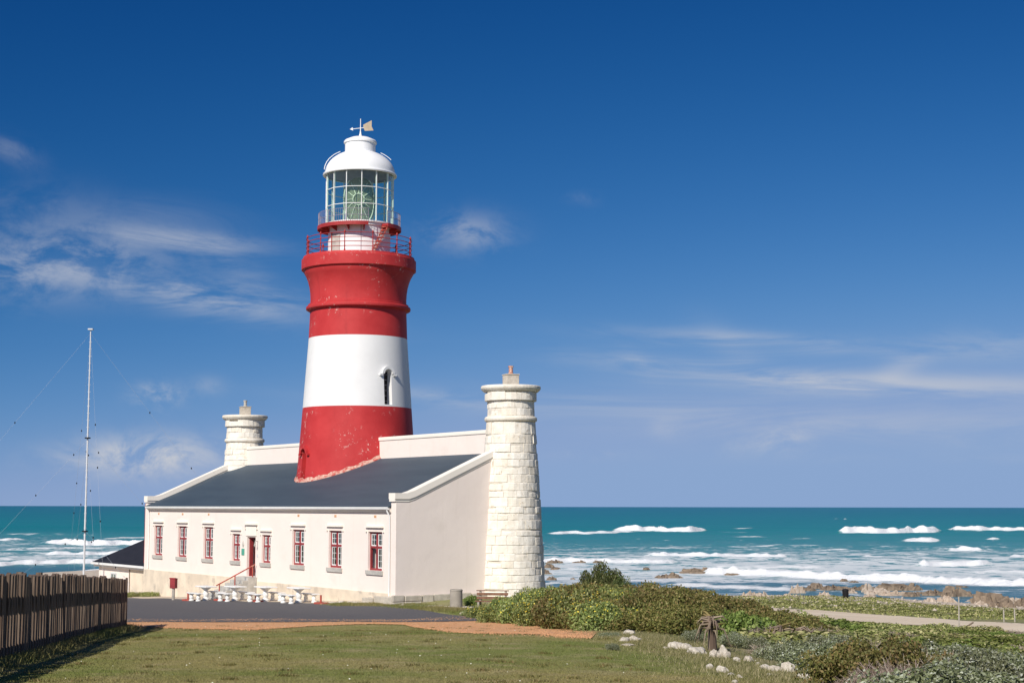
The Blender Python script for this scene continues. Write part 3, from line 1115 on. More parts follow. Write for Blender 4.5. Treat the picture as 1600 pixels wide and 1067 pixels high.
def gable(u0, u1):
    poly = [(0.08, -2.0), (0.08, EAVE + 0.28), (-0.55, EAVE + 0.28), (-DEP + 0.3, EAVE + 0.20 + slope * (DEP - 0.3)), (-DEP + 0.3, -2.0)]
    return MB().prism(poly, u0, u1, 'x')


gable(U0, U0 + 0.45).build('gable_wall', M['cream'], house, 0.02)
gable(U1 - 0.45, U1).build('gable_wall', M['cream'], house, 0.02)
MB().box((U0, -DEP - 0.32, -2.0), (U1, -DEP + 0.295, RIDGE - 0.905)).build('rear_wall', M['cream'], house)


def rake_coping(u0, u1):
    mb = MB()
    a = EAVE + 0.28
    b = EAVE + 0.20 + slope * (DEP - 0.3)

    def prof(o0, o1):
        return [(0.16, a + o0), (-0.60, a + o0), (-0.95, a + o0 + slope * 0.25), (-DEP + 0.3, b + o0),
                (-DEP + 0.3, b + o1), (-0.85, a + o1 + slope * 0.25), (-0.50, a + o1), (0.16, a + o1)]
    p = prof(0.002, 0.40)
    n = len(p)
    k = n // 2
    for (h0, h1, du) in ((0.002, 0.12, 0.0), (0.12, 0.40, 0.045)):
        p = prof(h0, h1)
        vs = [(u0 - du, y, z) for (y, z) in p] + [(u1 + du, y, z) for (y, z) in p]
        fs = [(i, (i + 1) % n, n + (i + 1) % n, n + i) for i in range(n)]
        for j in range(k - 1):
            q_ = (j, j + 1, n - 2 - j, n - 1 - j)
            fs += [q_, tuple(n + i for i in q_[::-1])]
        mb.add(vs, fs)
    return mb


rake_coping(U0 - 0.03, U0 + 0.50).build('coping', M['coping'], house)
rake_coping(U1 - 0.50, U1 + 0.03).build('coping', M['coping'], house)


def roof_slope(sgn):
    e, r_ = EAVE + 0.06, RIDGE + 0.06
    if sgn > 0:
        poly = [(0.24, e - 0.07), (0.24, e), (-DEP, r_), (-DEP, r_ - 0.12)]
    else:
        poly = [(-2 * DEP - 0.24, e - 0.07), (-DEP, r_ - 0.12), (-DEP, r_), (-2 * DEP - 0.24, e)]
    return MB().prism(poly, U0 + 0.42, U1 - 0.42, 'x')


roof_slope(1).build('roof', M['roof'], house)
# parapet along the ridge, interrupted by the tower
TU = 15.85
for (a, b) in ((U0 + 0.9, TU - 3.2), (TU + 3.2, U1 - 0.9)):
    p = MB().box((a, -DEP - 0.32, RIDGE - 0.9), (b, -DEP + 0.32, PTOP - 0.20)).build('parapet', M['cream'], house)
    MB().box((a, -DEP - 0.37, PTOP - 0.20), (b, -DEP + 0.37, PTOP)).build('parapet_cap', M['coping'], p, 0.03)
# plinth courses of the facade
MB().box((U0 + 0.45, -0.01, -2.0), (door_h[0] - 0.35, 0.055, hz(-4.08))).build('plinth', M['plinth'], house, 0.02)
MB().box((door_h[1] + 0.35, -0.01, -2.0), (U1 + 0.02, 0.095, hz(-3.98))).build('plinth', M['plinth'], house, 0.02)
# stone blocks under the gable wall and the near corner
rs = random.Random(3)
pl = MB().box((U0 - 0.10, -DEP, -2.0), (U0 - 0.01, 0.12, hz(-4.18))).build('stone_footing', M['mortar'], house)
y = 0.30
while y > -DEP + 1.2:
    wlen = rs.uniform(0.45, 1.25)
    hgt_ = rs.uniform(-0.03, 0.03)
    zt = hz(-4.13) + hgt_
    zm = zt - rs.uniform(0.26, 0.36)
    o = rs.uniform(0.10, 0.20)
    MB().box((U0 - 0.05 - o, y - wlen + 0.03, zm), (U0 - 0.02, y, zt)).build('stone', M['limegrey'], pl, 0.03)
    MB().box((U0 - 0.10 - o, y - wlen * 0.95, zm - 0.42), (U0 - 0.02, y + 0.02, zm - 0.02)).build('stone', M['limegrey'], pl, 0.03)
    y -= wlen
u = U0 - 0.1
while u < 2.4:
    wlen = rs.uniform(0.5, 1.0)
    MB().box((u, 0.06, hz(-4.9)), (u + wlen - 0.03, rs.uniform(0.22, 0.36), hz(-4.16) - 0.10 * max(0, u) - rs.uniform(0, .06))).build('stone', M['limegrey'], pl, 0.03)
    u += wlen
# gutter, downpipes
eg = MB()
eg.prism([(0.0, EAVE - 0.22), (0.0, EAVE - 0.015), (0.16, EAVE - 0.015), (0.16, EAVE - 0.10), (0.10, EAVE - 0.22)], U0 + 0.47, U1 - 0.47, 'x')
eg.build('eaves_board', M['coping'], house)
MB().prism([(0.165, EAVE - 0.10), (0.17, EAVE + 0.03), (0.30, EAVE + 0.03), (0.28, EAVE - 0.08), (0.24, EAVE - 0.11)], U0 + 0.47, U1 - 0.47, 'x').build('gutter', M['whitepaint'], house)
MB().tube([(U0 + 0.62, 0.22, EAVE - 0.05), (U0 + 0.62, 0.20, EAVE - 0.18), (U0 + 0.62, 0.06, EAVE - 0.42), (U0 + 0.62, 0.055, hz(-4.2))], 0.042, 8).build('downpipe', M['whitepaint'], house)
MB().tube([(U1 - 0.62, 0.22, EAVE - 0.05), (U1 - 0.62, 0.06, EAVE - 0.42), (U1 - 0.62, 0.055, hz(-3.9))], 0.042, 8).build('downpipe', M['whitepaint'], house)
MB().box((U1 + 0.002, -0.35, hz(-3.6)), (U1 + 0.05, 0.09, EAVE + 0.2)).build('corner_strip', M['redtrim'], house)
# vents under the eaves
for c in (1.58, 5.72, 9.90, 13.82, 17.8, 21.75, 25.72, 29.62):
    if c not in (13.82, 17.8):
        MB().box((c - 0.11, -0.02, hz(-0.55)), (c + 0.11, 0.012, hz(-0.43))).build('vent', M['brick'], house)


def window_meshes(wd, ht, tag_):
    """frame in its opening; x 0..wd, z 0..ht, front of the frame at y = 0"""
    ft = 0.10
    fr = MB()
    fr.box((0.002, -0.09, 0), (ft, 0, ht - 0.002))
    fr.box((wd - ft, -0.09, 0), (wd - 0.002, 0, ht - 0.002))
    fr.box((ft, -0.085, 0.002), (wd - ft, -0.004, ft))
    fr.box((ft, -0.085, ht - ft), (wd - ft, -0.004, ht - 0.003))
    fr.box((wd / 2 - 0.075, -0.085, ft), (wd / 2 + 0.075, 0.012, ht - ft))
    tz = ht * 0.60
    fr.box((ft, -0.08, tz - 0.05), (wd / 2 - 0.075, 0.02, tz + 0.05))
    fr.box((wd / 2 + 0.075, -0.08, tz - 0.05), (wd - ft, 0.02, tz + 0.05))
    lights = []
    for (a, b) in ((ft, wd / 2 - 0.075), (wd / 2 + 0.075, wd - ft)):
        for (c, d, rows) in ((ft, tz - 0.05, 3), (tz + 0.05, ht - ft, 2)):
            lights.append((a, b, c, d, rows))
    sashes, panes = [], []
    for (a, b, c, d, rows) in lights:
        s = MB()
        W, H, e = b - a - 0.006, d - c - 0.006, 0.042
        s.box((0, -0.05, 0), (e, -0.012, H))
        s.box((W - e, -0.05, 0), (W, -0.012, H))
        s.box((e, -0.048, 0), (W - e, -0.014, e * 1.3))
        s.box((e, -0.048, H - e), (W - e, -0.014, H))
        s.box((W / 2 - 0.009, -0.044, e * 1.3), (W / 2 + 0.009, -0.02, H - e))
        for r_ in range(1, rows):
            zz = e * 1.3 + (H - e * 2.3) * r_ / rows
            s.box((e, -0.042, zz - 0.009), (W / 2 - 0.009, -0.022, zz + 0.009))
            s.box((W / 2 + 0.009, -0.042, zz - 0.009), (W - e, -0.022, zz + 0.009))
        p = MB().box((e - 0.005, -0.034, e), (W - e + 0.005, -0.030, H - e + 0.005))
        sashes.append(((a + 0.003, 0, c + 0.003), s.mesh('sash', M['whitepaint']), p.mesh('pane', M['winpane'])))
    sill = MB().box((-0.12, -0.10, -0.20), (wd + 0.12, 0.20, -0.002)).mesh('sill', M['greystone'])
    hood = MB()
    hood.box((-0.16, 0.115, ht + 0.20), (wd + 0.16, 0.24, ht + 0.29))
    hood.box((-0.20, 0.113, ht - 0.02), (-0.10, 0.19, ht + 0.06))
    hood.box((wd + 0.10, 0.113, ht - 0.02), (wd + 0.20, 0.19, ht + 0.06))
    return fr.mesh('window', M['redtrim']), sashes, sill, hood.mesh('hood_mould', M['coping'])


REC = -0.12


def place_window(h, meshes, open_sash=False):
    fr, sashes, sill, hood = meshes
    wo_ = link('window', fr, house, (h[0], REC, h[2]))
    for i, (loc, sm, pm) in enumerate(sashes):
        s = link('sash', sm, wo_, loc)
        p = link('pane', pm, wo_, loc)
        if open_sash and i == 2:
            for o in (s, p):
                o.rotation_euler.z = R(-68)
                o.location = (loc[0], -0.02, loc[2])
    so = link('sill', sill, wo_)
    ho = link('hood_mould', hood, wo_)
    return wo_


wm_big = window_meshes(1.40, hz(-1.22) - hz(-3.06), 'b')
wm_small = window_meshes(1.10, hz(-1.56) - hz(-3.06), 's')
for i, h in enumerate(big_w):
    place_window(h, wm_big, open_sash=(i == 0))
for h in small_w:
    place_window(h, wm_small)
# inner wall behind the windows, coloured dark so the rooms look unlit
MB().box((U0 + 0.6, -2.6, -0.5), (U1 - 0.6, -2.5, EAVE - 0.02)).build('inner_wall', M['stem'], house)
# door: half open leaf, jambs, head, step
dr = MB()
dr.box((door_h[0] + 0.002, -0.34, door_h[2]), (door_h[0] + 0.09, -0.14, door_h[3] - 0.003))
dr.box((door_h[1] - 0.09, -0.34, door_h[2]), (door_h[1] - 0.002, -0.14, door_h[3] - 0.003))
dr.box((door_h[0] + 0.09, -0.34, door_h[3] - 0.09), (door_h[1] - 0.09, -0.145, door_h[3] - 0.004))
door = dr.build('door', M['redtrim'], house)
for (ux, ang) in ((door_h[1] - 0.02, 352), (door_h[0] + 0.02, 188)):
    lf = MB()
    lf.box((0, -0.022, 0.01), (0.45, 0.022, 2.05))
    for (za, zb) in ((0.2, 0.9), (1.05, 1.85)):
        lf.box((0.09, 0.022, za), (0.36, 0.034, zb))
        lf.box((0.09, -0.034, za), (0.36, -0.022, zb))
    leaf = lf.build('door_leaf', M['redtrim'], door, 0.004, (ux, -0.50, door_h[2]))
    leaf.rotation_euler.z = R(ang)
nm = MB()
nm.box((door_h[0] - 0.12, 0.002, door_h[3] + 0.06), (door_h[1] + 0.12, 0.05, door_h[3] + 0.60))
nm.build('name_panel', M['coping'], house, 0.01)
MB().box((door_h[0] - 0.25, 0.002, door_h[3] + 0.66), (door_h[1] + 0.25, 0.16, door_h[3] + 0.76)).build('hood_mould', M['coping'], house)
for x_ in (door_h[0] - 0.26, door_h[1] + 0.16):
    MB().box((x_, 0.002, door_h[3] + 0.42), (x_ + 0.10, 0.09, door_h[3] + 0.52)).build('corbel', M['coping'], house)
# flight of steps straight out from the door
st = MB().box((door_h[0] - 0.30, 0.0, -0.9), (door_h[1] + 0.30, 0.55, door_h[2] - 0.01)).build('steps', M['greystone'], house, 0.015)
for i in range(6):
    z1 = door_h[2] - 0.01 - 0.17 * (i + 1)
    MB().box((door_h[0] - 0.28, 0.553 + 0.31 * i, -1.4), (door_h[1] + 0.28, 0.55 + 0.31 * (i + 1), z1)).build('step', M['greystone'], st, 0.015)
# handrail
hr = MB()
ru = door_h[0] - 0.20
p0 = Vector((ru, 0.10, hz(-3.18)))
p1 = Vector((ru, 2.35, hz(-4.27)))
hr.tube([p0, p1], 0.035, 6)
rail = hr.build('handrail', M['rustred'], house)
for k in (0.06, 0.52, 0.92):
    p = p0.lerp(p1, k)
    MB().tube([p, (p.x, p.y, hz(-5.5))], 0.032, 6).build('rail_post', M['rustred'], rail)
# wall plaques beside the door
MB().box((16.62, 0.003, hz(-2.72)), (16.98, 0.03, hz(-2.36))).build('plaque', M['green'], house, 0.004)
MB().prism([(16.80, hz(-2.30)), (16.92, hz(-2.16)), (16.80, hz(-1.93)), (16.68, hz(-2.16))], 0.003, 0.03, 'y').build('emblem', M['greystone'], house)
lampb = MB()
lampb.tube([(14.86, 0.0, hz(-1.93)), (14.86, 0.16, hz(-1.90)), (14.84, 0.2, hz(-2.05))], 0.025, 6)
lampb.lathe([(0.03, hz(-2.22)), (0.06, hz(-2.12)), (0.02, hz(-2.05))], 8, (14.84, 0.2))
lampb.build('wall_lamp', M['greystone'], house)
MB().box((14.78, 0.003, hz(-2.78)), (14.98, 0.02, hz(-2.62))).build('plaque', M['galv'], house)

# ------------------------------------------------------------------ lighthouse tower
tw = Vector((HX, HY, 0)) + EU * TU + EV * DEP
TB = CAMZ
tower = thing('lighthouse_tower', (tw.x, tw.y, BASE), 0, 'tall round red and white banded lighthouse tower with white domed lantern', 'lighthouse')
CAMA = math.atan2(-tw.y, -tw.x)                # direction from the tower to the camera


def tzl(z):
    return z + CAMZ - BASE


def prof(*pts):
    return [(r, tzl(z)) for (r, z) in pts]


def niche_cut(ob, ang, r, z0, z1, wd, depth):
    """arched recess cut into a shaft piece"""
    c = MB()
    hw = wd / 2
    zt = z1 - hw
    poly = [(-hw, z0), (hw, z0)] + [(hw * math.cos(a), zt + hw * math.sin(a)) for a in np.linspace(0, math.pi, 11)]
    c.prism(poly, -depth, 1.0, 'y')
    me = c.mesh('cutter', None)
    co = bpy.data.objects.new('cutter', me)
    COL.objects.link(co)
    co.matrix_world = ob.parent.matrix_basis @ Matrix.Translation((r * math.cos(ang), r * math.sin(ang), 0)) @ Matrix.Rotation(ang - math.pi / 2, 4, 'Z')
    md = ob.modifiers.new('niche', 'BOOLEAN')
    md.operation = 'DIFFERENCE'
    md.solver = 'EXACT'
    md.object = co
    bpy.context.view_layer.update()
    dg = bpy.context.evaluated_depsgraph_get()
    nm_ = bpy.data.meshes.new_from_object(ob.evaluated_get(dg))
    ob.modifiers.clear()
    ob.data = nm_
    bpy.data.objects.remove(co)


def rad(z):
    return float(np.interp(z, [-4, 0, 1.6, 5.6, 9.63, 11.2], [4.0, 3.56, 3.44, 3.15, 2.86, 2.80]))


def band(z0, z1, mat, n=96):
    zs = np.linspace(z0, z1, 8)
    return MB().lathe(prof(*[(rad(z), z) for z in zs]), n).build('shaft_band', mat, tower)


bpy.context.view_layer.update()
b_lo = band(-2.0, 5.62, M['red'])
b_wh = band(5.62, 9.66, M['towerwhite'])
MB().lathe(prof((2.86, 9.66), (2.80, 11.25)), 96).build('shaft_band', M['red'], tower)
MB().lathe(prof((2.80, 11.25), (2.90, 11.27), (3.03, 11.34), (3.05, 11.42), (3.03, 11.50), (2.92, 11.57), (2.92, 11.64), (2.80, 11.68)), 96).build('moulding_ring', M['red'], tower)
fl_ = [(2.80, 11.68), (2.79, 11.95), (2.81, 12.3), (2.86, 12.65), (2.95, 13.0), (3.07, 13.3), (3.20, 13.52), (3.20, 13.60)]
MB().lathe(prof(*fl_), 96).build('flared_collar', M['red'], tower)
MB().lathe(prof((3.24, 13.60), (3.34, 13.66), (3.34, 14.24), (3.27, 14.28), (3.24, 14.42)), 96).build('gallery_slab', M['red'], tower)
for o in tower.children:
    if o.type == 'MESH':
        for p in o.data.polygons:
            if len(p.vertices) > 4:
                p.use_smooth = False
bpy.context.view_layer.update()
aw = CAMA + R(34)
niche_cut(b_wh, aw, rad(6.8), tzl(5.72), tzl(7.72), 0.52, 0.48)
al = CAMA - R(62)
niche_cut(b_lo, al, rad(2.6), tzl(1.0), tzl(3.22), 0.52, 0.30)


def on_wall(ang, r):
    return Matrix.Translation((r * math.cos(ang), r * math.sin(ang), 0)) @ Matrix.Rotation(ang - math.pi / 2, 4, 'Z')


def hood_arch(ang, r, ztop, wd, mat, name):
    mb = MB()
    hw = wd / 2 + 0.02
    zt = ztop - wd / 2
    ins, outs = [], []
    aa = np.linspace(0, math.pi, 13)
    for a in aa:
        ins.append((hw * math.cos(a), zt + hw * math.sin(a)))
        outs.append(((hw + 0.16) * math.cos(a), zt + (hw + 0.16) * math.sin(a)))
    Mx = on_wall(ang, r)
    n = len(aa)
    vs = []
    for yy in (-0.12, 0.13):
        for L in (ins, outs):
            vs += [Mx @ Vector((p[0], yy, p[1])) for p in L]
    fs = []
    for i in range(n - 1):
        fs += [(i, i + 1, n + i + 1, n + i), (2 * n + i, 3 * n + i, 3 * n + i + 1, 2 * n + i + 1),
               (i, 2 * n + i, 2 * n + i + 1, i + 1), (n + i, n + i + 1, 3 * n + i + 1, 3 * n + i)]
    fs += [(0, n, 3 * n, 2 * n), (n - 1, 3 * n - 1, 4 * n - 1, 2 * n - 1)]
    mb.add(vs, fs)
    for s in (-1, 1):
        mb.box((s * (hw + 0.20) - 0.10, -0.12, zt - 0.11), (s * (hw + 0.20) + 0.10, 0.12, zt + 0.0), Mx)
    return mb.build(name, mat, tower)


hood_arch(aw, rad(7.5), tzl(7.72), 0.50, M['towerwhite'], 'hood_mould')
hood_arch(al, rad(3.1), tzl(3.22), 0.52, M['red'], 'hood_mould')
wp = MB()
wp.box((-0.24, -0.465, tzl(5.74)), (0.24, -0.425, tzl(7.60)), on_wall(aw, rad(6.8)))
wnd = wp.build('window', M['dark'], tower)
gb = MB()
for zz in np.linspace(5.95, 7.45, 6):
    gb.box((-0.24, -0.422, tzl(zz) - 0.012), (0.24, -0.40, tzl(zz) + 0.012), on_wall(aw, rad(6.8)))
gb.box((-0.012, -0.423, tzl(5.74)), (0.012, -0.405, tzl(7.60)), on_wall(aw, rad(6.8)))
gb.build('glazing_bar', M['mesh_grey'], wnd)
MB().box((-0.25, -0.29, tzl(1.0)), (0.25, -0.25, tzl(3.1)), on_wall(al, rad(2.6))).build('blind_panel', M['red'], tower)
# worn flashing where the roof meets the tower
fv, ff = [], []
nfl = 96
for i in range(nfl):
    a = 2 * math.pi * i / nfl
    for (dr_, dz_) in ((0.010, 0.20), (0.035, 0.08), (0.12, 0.05), (0.12, 0.0)):
        zlev = None
        r0 = 3.42
        for _ in range(4):
            rr_ = r0 + dr_
            d = Vector((math.cos(a), math.sin(a), 0))
            depth_ = DEP + (d.dot(EV)) * rr_           # distance behind the facade
            zz = EAVE + 0.06 + slope * (min(depth_, DEP) + 0.24) * 0.995
            zrel = zz + BASE - CAMZ
            r0 = rad(zrel)
        jag = 0.05 * math.sin(i * 1.7) + 0.04 * math.sin(i * 3.1)
        fv.append((d.x * rr_, d.y * rr_, zz + dz_ + (jag if dr_ < 0.05 else 0)))
for i in range(nfl):
    j = (i + 1) % nfl
    for k in range(3):
        ff.append((i * 4 + k, j * 4 + k, j * 4 + k + 1, i * 4 + k + 1))
mb = MB()
mb.add(fv, ff, True)
mb.build('flashing', M['worn'], tower)

# lower gallery railing
GR = 3.08


def arc(r, z, a0, a1, n=48):
    return [(r * math.cos(a0 + (a1 - a0) * i / n), r * math.sin(a0 + (a1 - a0) * i / n), z) for i in range(n + 1)]


def circ(r, z, n=72):
    return [(r * math.cos(2 * math.pi * i / n), r * math.sin(2 * math.pi * i / n), z) for i in range(n)]


lr = MB()
for zz in (15.48, 15.22, 14.96, 14.70):
    lr.tube(circ(GR, tzl(zz)), 0.022, 5, closed=True)
lrail = lr.build('gallery_rail', M['redrail'], tower)
for i in range(12):
    a = CAMA + R(14.5 + 30 * i)
    c = (GR * math.cos(a), GR * math.sin(a))
    MB().lathe(prof((0.05, 14.40), (0.05, 14.50), (0.032, 14.54), (0.032, 14.66), (0.05, 14.70), (0.032, 14.74), (0.03, 14.93), (0.048, 14.96), (0.03, 14.99),
                    (0.03, 15.19), (0.048, 15.22), (0.03, 15.25), (0.03, 15.44), (0.07, 15.50), (0.045, 15.56), (0.012, 15.64)), 8, c).build('post', M['redrail'], lrail)

# drum with door, upper gallery with its stair
drum = MB().lathe(prof((1.82, 14.40), (1.82, 16.14), (1.90, 16.16), (1.90, 16.30), (2.0, 16.32), (2.0, 16.40)), 64).build('lantern_drum', M['drum'], tower)
Md = on_wall(CAMA - R(47), 1.80)
MB().box((-0.32, -0.1, tzl(14.43)), (0.32, 0.045, tzl(15.72)), Md).build('door', M['greystone'], drum, 0.01)
MB().box((0.33, -0.1, tzl(14.43)), (0.38, 0.07, tzl(15.74)), Md).build('door_frame', M['rustred'], drum)
MB().box((-0.01, -0.02, tzl(14.43)), (0.012, 0.025, tzl(16.1)), on_wall(CAMA + R(3), 1.82)).build('seam', M['mesh_grey'], drum)
gap0, gap1 = CAMA + R(12), CAMA + R(42)
gal = MB().ring(prof((1.92, 16.12), (2.40, 16.12), (2.42, 16.04), (2.46, 16.04), (2.46, 16.25), (1.92, 16.25)), 60, a0=gap1, a1=gap0 + 2 * math.pi).build('upper_gallery', M['redrail'], tower)
for i in range(13):
    a = gap1 + (gap0 + 2 * math.pi - gap1) * (i + 0.15) / 12.3
    MB().prism([(0.0, tzl(15.72)), (0.0, tzl(16.11)), (0.55, tzl(16.11)), (0.55, tzl(16.04))], -0.02, 0.02, 'x')
    br_ = MB()
    br_.prism([(0.0, tzl(15.82)), (0.0, tzl(16.115)), (0.54, tzl(16.115)), (0.54, tzl(16.05))], -0.02, 0.02, 'x')
    br_.v = [tuple(on_wall(a, 1.82) @ Vector(p)) for p in br_.v]
    br_.build('bracket', M['redrail'], gal)
ur = MB()
for zz in (17.0, 16.62):
    ur.tube(arc(2.40, tzl(zz), gap1, gap0 + 2 * math.pi, 60), 0.012, 5)
urail = ur.build('upper_rail', M['mesh_grey'], gal)
bl = MB()
nb_ = 110
for i in range(nb_ + 1):
    a = gap1 + (gap0 + 2 * math.pi - gap1) * i / nb_
    c, s = 2.40 * math.cos(a), 2.40 * math.sin(a)
    bl.tube([(c, s, tzl(16.25)), (c, s, tzl(17.0))], 0.007 if i % 10 else 0.016, 4)
tag(bl.build('balusters', M['mesh_grey'], urail), kind='stuff')
# stair between the galleries
stp = MB()
sa, sb = CAMA + R(46), CAMA + R(20)
for off_ in (0.10, 0.50):
    stp.tube([((1.84 + off_) * math.cos(sa + (sb - sa) * k), (1.84 + off_) * math.sin(sa + (sb - sa) * k), tzl(16.2 - 1.76 * k)) for k in np.linspace(0, 1, 8)], 0.03, 5)
stair = stp.build('stair', M['rustred'], tower)
for k in np.linspace(0.08, 0.95, 8):
    a = sa + (sb - sa) * k
    MB().box((-0.11, 0.10, tzl(16.2 - 1.76 * k) - 0.02), (0.11, 0.52, tzl(16.2 - 1.76 * k) + 0.02), on_wall(a, 1.84)).build('tread', M['rustred'], stair)

# glazed lantern: 14 bays in three tiers
LR = 1.99
NB = 14
ZT = [16.40, 17.37, 18.36, 19.36]
lan = MB()
for zz in ZT[1:3]:
    pts = [(LR * math.cos(CAMA + R(3) + 2 * math.pi * i / NB), LR * math.sin(CAMA + R(3) + 2 * math.pi * i / NB), tzl(zz)) for i in range(NB)]
    lan.tube(pts, 0.023, 6, closed=True)
lantern = lan.build('lantern_glazing', M['whitepaint'], tower)
ch = 2 * LR * math.sin(math.pi / NB)
rin = LR * math.cos(math.pi / NB)
mul = MB().box((-0.021, -0.07, tzl(16.40)), (0.021, 0.03, tzl(19.36))).mesh('mullion', M['whitepaint'])
pm = MB().box((-ch / 2 + 0.03, -0.006, -0.46), (ch / 2 - 0.03, 0.006, 0.46)).mesh('pane', M['pane'])
for i in range(NB):
    a = CAMA + R(3) + 2 * math.pi * i / NB
    o = link('mullion', mul, lantern)
    o.matrix_local = on_wall(a, LR)
    a2 = a + math.pi / NB
    for k in range(3):
        o = link('pane', pm, lantern)
        o.matrix_local = Matrix.Translation((0, 0, tzl((ZT[k] + ZT[k + 1]) / 2))) @ on_wall(a2, rin)
# dome
dp = [(2.02, 19.30), (2.16, 19.30), (2.18, 19.36), (2.15, 19.42), (2.06, 19.44)]
dp += [(2.06 * math.cos(t), 19.44 + 1.42 * math.sin(t)) for t in np.linspace(0.04, 1.10, 12)]
dome = MB().lathe(prof(*dp), 64, cap=False).build('dome', M['dome'], tower)
MB().lathe(prof((2.0, 19.345), (1.2, 19.95), (0.4, 20.25), (0.02, 20.3)), 48, cap=False).build('dome_lining', M['mesh_grey'], dome)
MB().lathe(prof((0.94, 20.60), (0.94, 20.72), (0.90, 20.73), (0.90, 21.26), (0.97, 21.28), (0.97, 21.38), (0.90, 21.46), (0.55, 21.62), (0.10, 21.70), (0.03, 21.71)), 48).build('ventilator', M['dome'], dome)
for (aa, z0, z1) in ((CAMA - R(75), 19.5, 20.75), (CAMA + R(80), 20.2, 20.75)):
    pts = []
    for t in np.linspace(math.asin(min(1, (z0 - 19.44) / 1.42)), 1.0, 9):
        r_ = 2.06 * math.cos(t) + 0.10
        pts.append((r_ * math.cos(aa), r_ * math.sin(aa), tzl(19.46 + 1.42 * math.sin(t) + 0.05)))
    MB().tube(pts, 0.022, 5).build('grab_rail', M['whitepaint'], dome)
vr = MB().lathe(prof((0.13, 21.66), (0.06, 21.85), (0.03, 22.05), (0.022, 22.78)), 8).build('weather_vane', M['whitepaint'], tower)
Mv = Matrix.Translation((0, 0, tzl(22.22))) @ Matrix.Rotation(R(8), 4, 'Z') @ Matrix.Rotation(R(-9), 4, 'Y')
ar = MB()
ar.box((-0.48, -0.014, -0.016), (0.20, 0.014, 0.016), Mv)
hv = [(-0.64, 0), (-0.46, 0.10), (-0.46, -0.10)]
ar.add([Mv @ Vector((x_, yy, z__)) for yy in (-0.02, 0.02) for (x_, z__) in hv], [(0, 1, 2), (5, 4, 3), (0, 3, 4, 1), (1, 4, 5, 2), (2, 5, 3, 0)])
ar.build('arrow', M['whitepaint'], vr)
tl_ = [(0.18, 0.17), (0.72, 0.38), (0.66, 0.02), (0.74, -0.24), (0.22, -0.20), (0.17, 0.0)]
ta = MB()
nv = len(tl_)
ta.add([Mv @ Vector((x_, yy, z__)) for yy in (-0.012, 0.012) for (x_, z__) in tl_], [tuple(range(nv)), tuple(range(2 * nv - 1, nv - 1, -1))] + [(i, (i + 1) % nv, nv + (i + 1) % nv, nv + i) for i in range(nv)])
ta.build('tail', M['vane'], vr)
# fresnel lens with its bull's-eye
lp = [(0.36, 16.52), (0.64, 16.72), (0.83, 17.10), (0.93, 17.62), (0.93, 18.08), (0.83, 18.58), (0.64, 18.98), (0.34, 19.18)]
lens = MB().lathe(prof(*lp), 12, smooth=False).build('lens', M['lens'], tower)
MB().lathe(prof((0.5, 16.40), (0.5, 16.45), (0.22, 16.5), (0.22, 16.64)), 20).build('lens_pedestal', M['greystone'], lens)
fr_ = MB()
a_b = CAMA - R(4)
for half in (0, math.pi):
    Ml = on_wall(a_b + half, 0.94)
    cz = tzl(17.78)
    for rr_ in (0.33,):
        fr_.tube([Ml @ Vector((rr_ * math.cos(t), 0.0, cz + rr_ * math.sin(t))) for t in np.linspace(0, 2 * math.pi, 28)[:-1]], 0.032, 5, closed=True)
    for t in np.linspace(0, 2 * math.pi, 13)[:-1]:
        e = 0.72 if abs(math.cos(t)) > 0.8 else 0.95
        x1, z1 = e * math.cos(t), 1.25 * e * math.sin(t)
        back = -0.30 * (e * math.cos(t)) ** 2 / 0.6 - 0.22 * (z1 / 1.0) ** 2
        fr_.tube([Ml @ Vector((0.33 * math.cos(t), 0, cz + 0.33 * math.sin(t))), Ml @ Vector((x1, back, cz + z1))], 0.020, 4)
    for s in (-1, 1):
        fr_.tube([Ml @ Vector((s * (0.46 + 0.42 * math.cos(q_)), -0.22 - 0.2 * abs(math.sin(q_)), cz + 1.22 * math.sin(q_))) for q_ in np.linspace(-1.35, 1.35, 15)], 0.032, 5)
fr_.build('lens_frame', M['brass'], lens)

